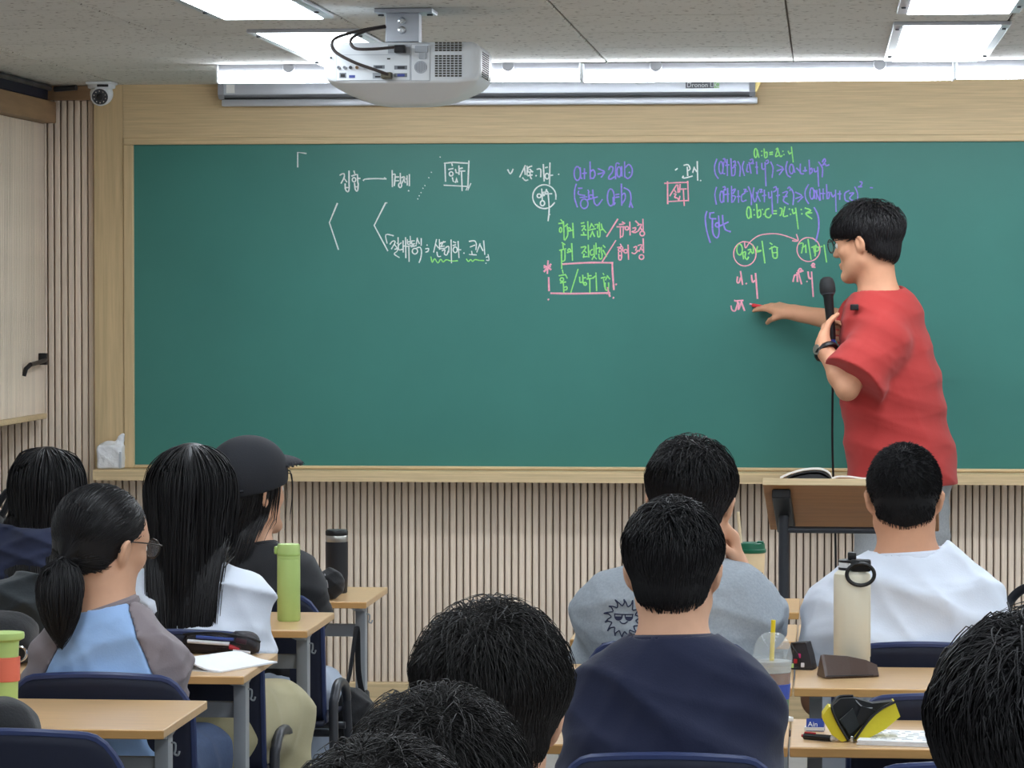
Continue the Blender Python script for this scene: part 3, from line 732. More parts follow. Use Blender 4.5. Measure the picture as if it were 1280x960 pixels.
# open book and mesh pencil pouch on the ponytail girl's desk
p = on(256,836,DH); b = thing('workbook','open white workbook lying on the desk beside the ponytail girl','book',p,math.radians(-24)); 
mat('page_print',(236,238,242),0.8,noise=0.05,nscale=120,nstretch=(1,6,1))
for nm,x0,x1 in (('left_page',-0.125,0.0),('right_page',0.0,0.078)):
    P = np.zeros((8,2,3))
    for i in range(8):
        u = i/7; x = x0+(x1-x0)*u; P[i,0] = (x,-0.05,0.004+0.022*math.exp(-((x+0.03)/0.05)**2)); P[i,1] = (x,0.17,0.004+0.018*math.exp(-((x+0.03)/0.05)**2))
    MB().grid(P,V(0,0,-0.0035)).build(nm,'page_print',b,True)
MB().box((-0.12,-0.052,0.0002),(0.075,0.168,0.0012)).build('cover','paper',b)
p = on(283,817,DH); b = thing('mesh_pouch','black mesh pencil pouch with pens and red caps beside the workbook','pencil case',p,math.radians(-10))
mat('mesh_black',(34,28,32),0.6,alpha=0.80); s_ = F/p[1]
f = Soft((-0.12,-0.05,0),(0.09,0.06,0.07),0.004)
f.boxs((-0.015,0,0.022),(0.085,0.032,0.022),0.018).ell((0.045,0,0.026),(0.03,0.035,0.024),0.02).wrinkle(0.004,[((50,10,60),0.7,1,None,0)]).half((0,0,0.0012),(0,0,-1)).build('mesh_bag','mesh_black',b)
mat('pen_red',(172,34,48),0.35); mat('pen_magenta',(200,50,120),0.35); mat('pen_white',(220,220,226),0.35); mat('pen_blue',(60,80,150),0.35)
for (x0,x1,y,z,m_,r) in ((-0.08,0.02,-0.036,0.030,'pen_white',0.0045),(0.02,0.045,-0.034,0.020,'pen_red',0.006),(0.035,0.058,-0.030,0.034,'pen_magenta',0.006),(-0.06,0.03,-0.034,0.040,'pen_blue',0.004),(0.03,0.07,-0.037,0.012,'pen_white',0.003)):
    MB().tube([(x0,y,z),(x1,y+0.002,z-0.004)],r,8).build('pen',m_,b,True)
MB().tube([(-0.095,-0.026,0.044),(-0.02,-0.03,0.050),(0.06,-0.028,0.042),(0.085,-0.01,0.03)],0.003,6,smooth=4).build('zip','black_plastic',b,True)
p = on(14,822,DH); b = thing('phone','dark smartphone lying on the desk at the left edge','phone',p,math.radians(20))
MB().bbox((-0.075,-0.035,0.0005),(0.015,0.035,0.008),0.003).build('phone_body','black_plastic',b)
MB().box((-0.071,-0.031,0.008),(0.011,0.031,0.0084)).build('screen','ir_glass',b)
# lime and coral cup at the left edge
p = on(6,893,DH); p = at(5,893,6.45); b = thing('travel_cup','lime green cup with coral band and wide lid at left edge','cup',(p[0],6.45,DH)); s_ = F/6.45
mat('coral',(228,116,92),0.5); r0 = 20/s_; zt = lambda v: float(at(5,v,6.45)[2])-DH
MB().lathe([(r0*0.82,0),(r0*0.86,0.004),(r0*0.92,zt(851))],28).build('body','lime',b,True)
MB().lathe([(r0*0.97,zt(851)),(r0*1.02,zt(850)),(r0*1.05,zt(821)),(r0*0.97,zt(820.5))],28).build('band','coral',b,True)
MB().lathe([(r0*0.94,zt(820.5)),(r0*0.98,zt(801))],28).build('upper_body','lime',b,True)
MB().lathe([(r0*1.0,zt(801)),(r0*1.30,zt(798)),(r0*1.33,zt(794)),(r0*1.30,zt(790.5)),(r0*0.9,zt(790))],28).build('lid','lime',b,True)
# paper cup with green lid
p = at(939,757,9.06); b = thing('paper_cup','kraft paper cup with dark green lid and straw','cup',(p[0],9.06,0.707)); s_ = F/9.06
zt = lambda v: float(at(939,v,9.06)[2])-0.707; mat('kraft',(226,206,170),0.7); mat('lid_green',(18,92,66),0.35)
MB().lathe([(13.5/s_,0),(14/s_,0.002),(17.2/s_,zt(691))],32).build('cup_body','kraft',b,True)
MB().lathe([(17.4/s_,zt(691)),(18.6/s_,zt(690)),(18.6/s_,zt(686.5)),(17.4/s_,zt(685.5)),(16.6/s_,zt(679)),(15.5/s_,zt(678.2)),(12/s_,zt(678.8))],32).build('lid','lid_green',b,True)
MB().bbox((7/s_,-0.02,zt(680)),(15.5/s_,0.005,zt(676)),0.003).build('sip_tab','lid_green',b,True)
MB().tube([at(922.5,640,9.06)-V(p[0],9.06,0.707), at(926.5,684,9.06)-V(p[0],9.06,0.707)],0.0042,8).build('straw','kraft',b,True)
mat('print_dark',(60,30,24),0.6)
for (u,v,w_,h_) in ((947,716,2,2.5),(952.5,716,2.4,2.2),(953.5,722,2.6,5),(949.5,729,1.6,2),(934,714.5,2,1.5)):
    q = at(u,v,9.06)-V(p[0],9.06,0.707); rad = 16.2/s_
    yy = -math.sqrt(max(rad**2-q[0]**2,1e-6)); MB().bbox((q[0]-w_/2/s_,yy-0.0012,q[2]-h_/2/s_),(q[0]+w_/2/s_,yy+0.003,q[2]+h_/2/s_),0.0008,1).build('print_mark','print_dark',b)
# iced coffee in a clear cup
p = at(965.5,905,6.40); b = thing('iced_coffee','clear plastic cup of iced coffee with dome lid and yellow straw','cup',(p[0],6.40,DH)); s_ = F/6.40
zt = lambda v: float(at(965,v,6.40)[2])-DH
mat('clear',(225,232,236),0.08,alpha=0.13,spec=0.7); mat('coffee',(120,66,30),0.15); mat('sleeve_blue',(58,84,178),0.5); mat('straw_yellow',(240,208,40),0.35); mat('ice_pale',(196,200,196),0.3,alpha=0.6); mat('print_green',(90,130,100),0.5)
R_ = lambda v: (18.5 + (900-v)*0.085)/s_
MB().lathe([(R_(903),0.0004),(R_(900),0.002),(R_(874),zt(874))],32).build('cup_base','ice_pale',b,True)
MB().lathe([(R_(880)*1.004,zt(889)),(R_(874)*1.004,zt(873.5))],32).build('print_band','print_green',b,True)
MB().lathe([(R_(873)*1.01,zt(873)),(R_(854)*1.01,zt(854))],32).build('sleeve','sleeve_blue',b,True)
MB().lathe([(R_(854)*0.97,zt(854)),(R_(840)*0.97,zt(840))],32).build('coffee','coffee',b,True)
MB().lathe([(R_(840)*0.96,zt(839.5)),(R_(826)*0.96,zt(826))],32).build('ice','ice_pale',b,True)
def shell(prof, name, m, th=0.0008):
    pr = prof + [(max(r-th,0.0005),z) for r,z in prof[::-1]]; mb = MB(); seg=32
    a = np.linspace(0,2*math.pi,seg,endpoint=False); v = np.array([[(r*math.cos(t),r*math.sin(t),z) for t in a] for r,z in pr]).reshape(-1,3)
    k = len(pr); mb.add(v,[(i*seg+j,i*seg+(j+1)%seg,((i+1)%k)*seg+(j+1)%seg,((i+1)%k)*seg+j) for i in range(k) for j in range(seg)]); return mb.build(name,m,b,True)
shell([(R_(854),zt(854)),(R_(826),zt(822))],'cup_wall','clear')
shell([(24.3/s_,zt(831)),(25.3/s_,zt(829)),(25.3/s_,zt(820)),(24.5/s_,zt(818)),(22.5/s_,zt(806)),(18/s_,zt(797)),(11/s_,zt(791.5)),(4/s_,zt(790.3))],'dome_lid','clear')
MB().tube([V(0.0015,0.0,zt(775)),V(-0.002,0,zt(836))],0.0046,10).build('straw','straw_yellow',b,True)
# mesh cosmetic pouch
p = on(1001,836,DH); b = thing('mesh_case','small black mesh case with colourful contents beside the iced coffee','pencil case',p,math.radians(-14)); s_ = F/p[1]
mb = MB(); w_,h_ = 17/s_,34/s_
mb.prism([(-w_,0.0005),(w_*1.05,0.0005),(w_*0.85,h_*0.5),(w_*0.55,h_),(-w_*0.55,h_*0.96),(-w_*0.9,h_*0.5)],-0.022,0.022,'y').build('mesh_bag','mesh_black',b)
for (x_,z_,m_) in ((-0.006,0.018,'pen_red'),(-0.014,0.008,'lime'),(0.010,0.010,'pen_white'),(0.002,0.03,'pen_magenta')): MB().bbox((x_-0.004,-0.0245,z_-0.004),(x_+0.004,-0.0222,z_+0.006),0.001,1).build('content',m_,b)
MB().tube([(-w_*0.55,-0.022,h_*0.96),(0.0,-0.024,h_*0.55),(w_*0.1,-0.023,h_*0.1)],0.002,6).build('seam','black_plastic',b); MB().tube([(-w_*0.55,-0.022,h_*0.97),(w_*0.55,-0.022,h_)],0.002,6).build('zip','black_plastic',b)
# cream bottle
p = at(1065,838,7.30); b = thing('cream_bottle','tall cream bottle with black lid and carry loop on the desk','bottle',(p[0],7.30,DH)); s_ = F/7.30
zt = lambda v: float(at(1065,v,7.30)[2])-DH; mat('cream',(226,220,200),0.5,bump=0.05,bscale=300); r_ = 23/s_
MB().lathe([(r_*0.93,0),(r_*0.97,0.003),(r_*0.97,zt(821)),(r_,zt(820)),(r_,zt(722)),(r_*0.97,zt(717)),(r_*0.75,zt(712.5))],36).build('body','cream',b,True)
MB().lathe([(r_*0.72,zt(713)),(r_*0.74,zt(711)),(r_*0.74,zt(701)),(r_*0.66,zt(700.3))],32).build('neck_ring','white_plastic',b,True)
MB().lathe([(r_*0.752,zt(702.5)),(r_*0.755,zt(700)),(r_*0.70,zt(699.5))],32).build('lid_edge','black_plastic',b,True)
MB().lathe([(r_*0.752,zt(712)),(r_*0.757,zt(709)),(r_*0.752,zt(708.8))],32).build('lid_edge','black_plastic',b,True)
MB().bbox((-r_*0.25,-0.012,zt(700)),(r_*0.22,0.012,zt(690)),0.004).build('spout','black_plastic',b,True)
MB().bbox((-0.004,-r_*0.9,zt(713)),(r_*1.0,-r_*0.3,zt(698)),0.005).build('hinge','black_plastic',b,True)
a = np.linspace(0,2*math.pi,28,endpoint=False)
cx = (1075-1065)/s_; cz = zt(716); MB().tube(np.c_[cx+17/s_*np.cos(a), -r_*1.02+0*a, cz+13.5/s_*np.sin(a)],0.0042,8,closed=True).build('carry_loop','black_plastic',b,True)
# brown glasses case (triangular)
p = on(1060,846,DH); b = thing('glasses_case','dark brown leather triangular glasses case on the desk','glasses case',p,math.radians(16)); s_ = F/p[1]
mat('brown_leather',(74,56,48),0.38,bump=0.1,bscale=200)
prof = lambda k: [(-0.030*k,0.001),(0.030*k,0.001),(0.033*k,0.004),(0.004,0.049*k),(-0.002,0.049*k),(-0.033*k,0.004)]
secs = [(-0.060,0.97),(-0.054,1.0),(0.0,0.90),(0.040,0.72),(0.064,0.50)]
rg = [np.c_[np.full(6,x_),np.array(prof(k))] for x_,k in secs]; mb = MB()
mb.add(np.concatenate(rg),[(i*6+j,i*6+(j+1)%6,(i+1)*6+(j+1)%6,(i+1)*6+j) for i in range(4) for j in range(6)]+[tuple(range(6)),tuple(range(29,23,-1))]).build('case_body','brown_leather',b)
MB().tube([(-0.058,-0.031,0.006),(0.0,-0.029,0.006),(0.05,-0.02,0.005)],0.0015,6).build('flap_seam','black_plastic',b)
# yellow pencil case, unzipped
p = on(1070,927,DH); b = thing('yellow_pencil_case','open yellow pencil case with black zip and lining','pencil case',p,math.radians(3)); s_ = F/p[1]
mat('yellow_fabric',(214,198,44),0.6,bump=0.15,bscale=120); mat('lining',(30,32,36),0.75)
LP_ = [(-.027,.001),(-.045,.014),(-.061,.040),(-.061,.050),(-.050,.065),(-.045,.064),(-.033,.034),(-.015,.004)]
RP_ = [(-.004,.004),(.009,.001),(.052,.024),(.080,.048),(.070,.075),(.045,.062),(.022,.041),(-.003,.011)]
IN_ = [(-.045,.063),(-.033,.034),(-.014,.003),(-.004,.005),(-.003,.011),(.022,.041),(.045,.062),(.068,.074),(.030,.070),(-.004,.080),(-.028,.079)]
MB().prism(LP_,-.012,.040,'y').build('left_side','yellow_fabric',b); MB().prism(RP_,-.012,.040,'y').build('right_side','yellow_fabric',b)
MB().prism(IN_,.002,.034,'y').build('lining','lining',b)
MB().prism([(-.030,.040),(-.012,.012),(.006,.030),(-.006,.062)],-.006,.004,'y').build('inner_pocket','charcoal_cloth',b)
MB().prism([(-.002,.034),(.010,.030),(.036,.058),(.010,.066)],-.003,.004,'y').build('inner_pocket','book_dark',b)
MB().tube([(-.015,-.013,.004),(-.033,-.013,.034),(-.045,-.013,.063),(-.040,0,.076),(-.028,.018,.081),(-.004,.018,.082)],.0026,6,smooth=4).build('zip','black_plastic',b,True)
MB().tube([(-.003,-.013,.006),(.022,-.013,.041),(.045,-.013,.062),(.070,-.013,.075)],.0026,6,smooth=4).build('zip','black_plastic',b,True)
MB().tube([(-.004,.004,.080),(.012,.0,.064),(.030,.002,.062)],.0012,5,smooth=4).build('zip_edge','grey_plastic',b,True)
MB().bbox((-.011,-.017,.001),(-.006,-.012,.012),.001,1).build('zip_pull','chrome',b)
# pencil lead box, pen, notebook, scrap of paper
p = on(1019,914,DH); b = thing('lead_box','small blue box with white lettering beside the yellow pencil case','box',p,math.radians(-4)); s_ = F/p[1]
mat('lead_blue',(34,62,150),0.4); hw = 11/s_
MB().box((-hw*1.2,-0.006,0.0004),(hw,0.022,0.008)).build('box_body','white_plastic',b)
MB().box((-hw,-0.0066,0.0006),(hw,0.0225,0.0250),rotx(-0.35),V(0,-0.006,0)).build('label_panel','lead_blue',b)
text_mesh('Ain',0.0135,(-hw*0.80,-0.0098,0.0100),(math.pi/2-0.35,0,0),'lettering','white_plastic',b,0.0004)
p = on(1026,926,DH); b = thing('multi_pen','black ballpoint pen lying beside the blue box','pen',p,math.radians(-27)); s_=F/p[1]
MB().tube([(-0.034,0,0.0062),(0.022,0,0.0062)],0.006,10).build('barrel','black_plastic',b,True); MB().tube([(0.022,0,0.0062),(0.031,0,0.0062)],[0.0055,0.002],10).build('tip','pen_white',b,True)
MB().bbox((-0.034,-0.0015,0.011),(-0.010,0.0015,0.0145),0.001,1).build('clip','pen_red',b); MB().tube([(-0.040,0.002,0.0065),(-0.034,0.002,0.0065)],0.003,8).build('button','pen_red',b,True)
p = on(1122,928,DH); b = thing('notebook','open white notebook with pencil notes on the desk','notebook',p,math.radians(-9)); s_=F/p[1]
for i,(dz,dxx) in enumerate(((0.0006,0.0),(0.0036,0.003),(0.0066,0.001))):
    MB().box((-0.068+dxx,-0.055,dz),(0.13,0.105,dz+0.0026)).build('page','page_print',b)
mat('pencil_grey',(150,152,160),0.8)
rg_ = random.Random(4)
for r in range(6):
    x = -0.045
    while x < 0.09:
        l = rg_.uniform(0.006,0.022); MB().tube([(x,-0.03+r*0.022,0.0094),(x+l*0.5,-0.028+r*0.022,0.0094),(x+l,-0.03+r*0.022,0.0094)],0.0006,4).build('pencil_note','pencil_grey',b); x += l+rg_.uniform(0.006,0.02)
p = on(984,902,DH); b = thing('eraser','small white eraser at the end of the desk behind the boy in navy','eraser',p+V(0,0.0,0),0.6)
MB().bbox((-0.012,-0.007,0.0003),(0.010,0.007,0.009),0.002).build('eraser_body','white_plastic',b,True); MB().bbox((-0.002,-0.0074,0.0003),(0.0102,0.0074,0.0093),0.002).build('paper_band','paper',b)
# chalk box wrapped in white plastic on the chalk tray
p = at(139,594,YB-0.045); b = thing('chalk_box','white box wrapped in crumpled plastic on the chalk tray corner','box',(p[0],YB-0.046,lz1-0.0005)); s_=F/(YB-0.05)
mat('crumple',(224,226,230),0.35,bump=0.8,bscale=70); 
f = Soft((-0.06,-0.05,0),(0.07,0.05,0.15),0.004)
f.boxs((0,0,0.042),(0.044,0.034,0.042),0.006).cone((0.02,0,0.08),(0.046,0.0,0.122),0.016,0.006,0.02,sq=((0,1,0),0.6)).cone((-0.03,0,0.08),(0.0,0.0,0.088),0.012,0.012,0.01).wrinkle(0.003,[((50,0,60),0.2,1,None,0),((-70,30,30),1.1,0.7,None,0)]).half((0,0,0.001),(0,0,-1)).build('wrapped_box','crumple',b)
MB().box((0.036,-0.0375,0.004),(0.0445,-0.034,0.062)).build('box_seam','seam_grey',b)
# ================================================================== people
mat('skin',(214,166,136),0.55,spec=0.4,noise=0.05,nscale=18)
mat('skin_tan',(206,152,120),0.55,spec=0.4,noise=0.05,nscale=18)
mat('hair_black',(22,20,22),0.46,spec=0.4); mat('hair_soft',(28,25,24),0.5,spec=0.45); mat('hair_crop',(22,21,23),0.65,spec=0.25)
mat('eye_white',(230,228,224),0.3); mat('iris_dark',(40,28,22),0.2); mat('lip',(188,116,104),0.5); mat('frame_dark',(40,34,30),0.35)
mat('lens_glass',(240,244,246),0.05,alpha=0.05,spec=0.6); mat('sole',(200,198,194),0.6); mat('shoe_dark',(50,52,58),0.6)
def fabric(name, rgb, **k): return mat(name, rgb, 0.85, bump=0.12, bscale=260, sheen=0.1, noise=0.04, nscale=9, **k)
fabric('tee_white',(220,227,240)); fabric('tee_navy',(20,27,56)); fabric('tee_red',(170,50,47)); fabric('tee_black',(24,25,30))
mat('tee_grey',(156,164,172),0.9,noise=0.10,nscale=160,bump=0.12,bscale=260); fabric('tee_blue',(150,182,226)); fabric('raglan',(130,120,124)); fabric('hood_navy',(36,44,72))
fabric('khaki',(176,168,134)); mat('denim',(58,74,104),0.85,noise=0.12,nscale=120); fabric('pale_denim',(176,188,206)); mat('sweat_grey',(150,153,156),0.92,noise=0.10,nscale=150); fabric('dark_trousers',(44,46,54))
class Head:
    def __init__(s, c, yaw=0, pitch=0, roll=0, sc=1.0):
        """yaw: 0 looks along +y, positive turns left; pitch > 0 looks up; roll > 0 leans right"""
        s.c = np.asarray(c,float); s.R = rotz(yaw) @ rotx(pitch) @ roty(roll); s.s = sc
    def p(s, x, y, z): return s.c + s.s*(s.R @ V(x,y,z))
    def d(s, x, y, z): return s.R @ V(x,y,z)
def put_head(f, h, N, neck_r=0.055):
    s = h.s; E = lambda c,r,k,op='+',R=None: f.ell(h.p(*c), np.array(r)*s, k*s, h.R if R is None else h.R@R, op)
    C = lambda a,b,ra,rb,k,op='+': f.cone(h.p(*a),h.p(*b),ra*s,rb*s,k*s,None,op)
    E((0,-.012,.033),(.075,.096,.083),.02); E((0,.030,.028),(.064,.062,.068),.03); E((0,.028,-.035),(.058,.060,.074),.03)
    for q in (-1,1):
        C((q*.047,.005,-.055),(q*.018,.068,-.098),.020,.015,.03); E((q*.040,.056,-.018),(.022,.024,.020),.02)
    E((0,.078,-.097),(.022,.016,.016),.02)
    C((-.033,.080,.022),(.033,.080,.022),.010,.010,.02)
    C((0,.088,.014),(0,.106,-.022),.007,.0105,.010)
    for q in (-1,1):
        E((q*.010,.097,-.026),(.008,.009,.007),.006); E((q*.031,.096,.003),(.017,.012,.010),.012,'-')
    E((0,.088,-.057),(.022,.010,.006),.005); E((0,.087,-.067),(.018,.010,.007),.005)
    f.cone(h.p(0,-.020,-.03), N, .050*s, neck_r, .035); f.cone(h.p(0,-.035,-.02), N+0.0*N, .045*s, neck_r*0.9, .03)
    for q in (-1,1):
        E((q*.079,-.008,-.008),(.009,.019,.031),.006,'+',roty(q*0.25)@rotz(q*0.35)); E((q*.087,-.002,-.004),(.005,.010,.017),.005,'-')
def hand(f, wr, d, pn, side, sc=1.0, curl=0.35, spread=0.0, thumb_in=0.3, tl=(.65,.2)):
    """wr wrist, d pointing direction, pn palm normal; side = +1 right hand, -1 left hand"""
    d = unit(d); pn = unit(pn - d*np.dot(pn,d)); lat = np.cross(d, pn)*side      # lat points to the thumb side
    R = np.c_[lat, d, pn]
    f.boxs(wr+d*.048*sc, V(.040,.050,.0145)*sc, .013*sc, .018, R); f.cone(wr-d*.03*sc, wr+d*.02*sc, .026*sc,.026*sc,.02, sq=(pn,.75))
    for i,(o,L) in enumerate(((.030,.070),(.0105,.078),(-.0095,.073),(-.029,.058))):
        p = wr+d*.092*sc+lat*o*sc; ang = 0.0; dd = unit(d+lat*o*spread*10)
        for j,fr_ in enumerate((.46,.30,.24)):
            ang += curl*(0.8,1.1,0.7)[j]; v = dd*math.cos(ang)+pn*math.sin(ang); q = p+v*L*fr_*sc
            f.cone(p,q,(.0090,.0083,.0077)[j]*sc,(.0083,.0077,.0066)[j]*sc,.003); p = q
    b = wr+d*.028*sc+lat*.030*sc+pn*.004*sc; v = unit(d*0.75+lat*tl[0]+pn*thumb_in); q = b+v*.040*sc; f.cone(b,q,.0135*sc,.0105*sc,.012)
    v = unit(d*0.9+lat*tl[1]+pn*thumb_in*1.4); q2 = q+v*.030*sc; f.cone(q,q2,.0102*sc,.0095*sc,.003); f.cone(q2,q2+unit(v+pn*0.3)*.024*sc,.0093*sc,.0075*sc,.002)
def lerp(a,b,t): return np.asarray(a)*(1-t)+np.asarray(b)*t
def put_torso(f, P, inf=0.0, boxy=0.0):
    N,Pv,fw,bw = P['N'],P['Pv'],P['fw'],P['bw']; up = unit(N-Pv); Ct = N-up*.10; Mid = lerp(N,Pv,.55); sq = P.get('sq',.68)
    f.cone(Ct,Mid,.132*bw+inf,.122*bw+inf+boxy*.6,.05,(fw,sq)); f.cone(Mid,Pv,.124*bw+inf+boxy*.8,.145*bw+inf+boxy,.05,(fw,.74))
    for S in (P['SL'],P['SR']):
        f.cone(N-up*.055,S,.056*bw+inf,.052*bw+inf,.05); f.cone(N-up*(.012+inf*1.3)-fw*.010,lerp(N,S,.62)-up*(.004+inf*.4),.036*bw+inf*.4,.036*bw+inf,.05)
        f.ell(S-up*.012,V(.050,.050,.054)*bw+inf,.05)
def put_arms(f, P, hands=True):
    bw = P['ar']
    for k,S,E_,W_ in (('L',P['SL'],P['EL'],P['WL']),('R',P['SR'],P['ER'],P['WR'])):
        f.cone(S,E_,.046*bw,.038*bw,.03); f.cone(E_,lerp(E_,W_,.3),.038*bw,.040*bw,.02); f.cone(lerp(E_,W_,.3),W_,.040*bw,.027*bw,.02)
        if hands:
            H_ = P['hand'+k]; hand(f,W_,H_['d'],H_['pn'],-1 if k == 'L' else 1,P.get('hs',0.95),H_.get('curl',.35),H_.get('spread',0.0),H_.get('thumb',.3),H_.get('tl',(.65,.2)))
def put_legs(f, P, inf=0.0, hip=True, lw=1.0):
    Pv = P['Pv']; rt = P['rt']
    f.ell(Pv+V(0,0,-.01),(.165*P['bw']+inf,.125*P['bw']+inf,.10+inf),.04,np.c_[rt,P['fw'],V(0,0,1)])
    for q,K,A in ((-1,P['KL'],P['AL']),(1,P['KR'],P['AR'])):
        Hp = Pv+rt*q*.085*P['bw']+V(0,0,-.02)
        f.cone(Hp,K,.078*lw+inf,.054*lw+inf,.04); f.cone(K,A,.052*lw+inf,(.036 if not inf else .044)*lw+inf,.03)
def put_feet(f, P, inf=0.0):
    for A,dd in ((P['AL'],P['footL']),(P['AR'],P['footR'])):
        d = unit(dd); g = V(A[0],A[1],0); f.cone(A+V(0,0,.02),g+V(0,0,.05),.036+inf,.036+inf,.02)
        f.cone(g-d*.04+V(0,0,.038),g+d*.13+V(0,0,.034),.034+inf,.034+inf,.02,(V(0,0,1),.8)); f.cone(g+d*.08+V(0,0,.03),g+d*.16+V(0,0,.028),.040+inf,.030+inf,.02,(V(0,0,1),.7))
    f.half((0,0,.004),(0,0,-1))
def bounds(pts, m): p = np.array(pts); return p.min(0)-m, p.max(0)+m
# ------------------------------------------------------------------ hair
CR_C, CR_R = V(0,-.012,.033), V(.0785,.0995,.0868); NA_C, NA_R = V(0,-.042,-.020), V(.0635,.060,.064)
def hairline(x,y,az_tab=None):
    az = np.degrees(np.arctan2(np.abs(x),y))
    return np.interp(az,(0,35,55,72,84,100,120,180),(.066,.062,.045,.028,.012,-.014,-.044,-.070) if az_tab is None else az_tab)
def scalp(M, seed, tab=None):
    g = np.random.default_rng(seed); out = []; nor = []
    for c,r,o_c,o_r,n in ((CR_C,CR_R,NA_C,NA_R,M*3),(NA_C,NA_R,CR_C,CR_R,M)):
        v = g.normal(size=(n,3)); v /= np.linalg.norm(v,axis=1)[:,None]; p = c+v*r
        ok = (p[:,2] > hairline(p[:,0],p[:,1],tab)) & (np.linalg.norm((p-o_c)/o_r,axis=1) > 0.97)
        nn = v/r; nn /= np.linalg.norm(nn,axis=1)[:,None]; out.append(p[ok]); nor.append(nn[ok])
    p = np.concatenate(out); n = np.concatenate(nor); q = g.permutation(len(p))[:M]; return p[q], n[q], g
def cap_mesh(thick=0.0, tab=None, h=0.006):
    f = Soft((-.12,-.15,-.11),(.12,.12,.15),h); f.ell(CR_C,CR_R+thick,.01).ell(NA_C,NA_R+thick*.6,.02)
    X,Y,Z = f.ax[0][:,None,None],f.ax[1][None,:,None],f.ax[2][None,None,:]
    f.D = np.maximum(f.D,(hairline(X,Y,tab)+0*X*Y - Z).astype(np.float32)); return f.verts()
def push(p, cols, off):
    for c,r,R in cols:
        q = ((p-c) @ R)/r; k = np.linalg.norm(q,axis=1); lim = 1+off/np.mean(r); m = k < lim
        if m.any(): p[m] = c + ((q[m]/k[m][:,None])*(lim[m] if np.ndim(lim) else lim)[:,None]*r) @ R.T
    return p
def pull(p, mx, th):
    """keep locks from standing further than mx off the skull"""
    k1 = np.linalg.norm((p-CR_C)/CR_R,axis=1); k2 = np.linalg.norm((p-NA_C)/NA_R,axis=1); sq = np.clip((p[:,2]+.015)/.07,.12,1)
    lim = 1+(th+.0035+mx*sq)/.080; m = (k1 > lim) & (k2 > lim)
    if m.any():
        c = np.where((k1 < k2)[:,None],CR_C,NA_C); k = np.minimum(k1,k2); p = p.copy(); p[m] = c[m]+(p[m]-c[m])*(lim[m]/k[m])[:,None]
    return p
def drape(p, cols, off):
    for c,r,R in cols:
        q = (p-c)/(r*(1+off[:,None]/r.mean())); s2 = q[:,0]**2+q[:,2]**2; m = (s2 < 1) & (np.sum(q*q,1) < 1)
        if m.any(): p[m,1] = c[1]-np.sqrt(1-s2[m])*r[1]*(1+off[m]/r.mean())
    return p
def strands_mesh(S, rad, taper=(0.6,1,1,.8,.25)):
    """S (M, n, 3) -> vertices and quads of three-sided tapering locks"""
    M,n,_ = S.shape; t = np.gradient(S,axis=1); t /= np.linalg.norm(t,axis=2)[:,:,None]+1e-9
    ref = np.tile(V(.3,.5,.8),(M,n,1)); u = np.cross(t,ref); u /= np.linalg.norm(u,axis=2)[:,:,None]+1e-9; w = np.cross(t,u)
    rr = np.asarray(rad).reshape(-1,1)*np.interp(np.linspace(0,1,n),np.linspace(0,1,len(taper)),taper)[None]
    a = np.arange(3)*2*math.pi/3
    P = S[:,:,None,:]+rr[:,:,None,None]*(np.cos(a)[None,None,:,None]*u[:,:,None]+np.sin(a)[None,None,:,None]*w[:,:,None])
    i = np.arange(M)[:,None,None]*n*3; j = np.arange(n-1)[None,:,None]*3; k = np.arange(3)[None,None,:]; k2 = (k+1)%3
    q = np.stack([i+j+k,i+j+k2,i+j+3+k2,i+j+3+k],-1).reshape(-1,4); return P.reshape(-1,3), q
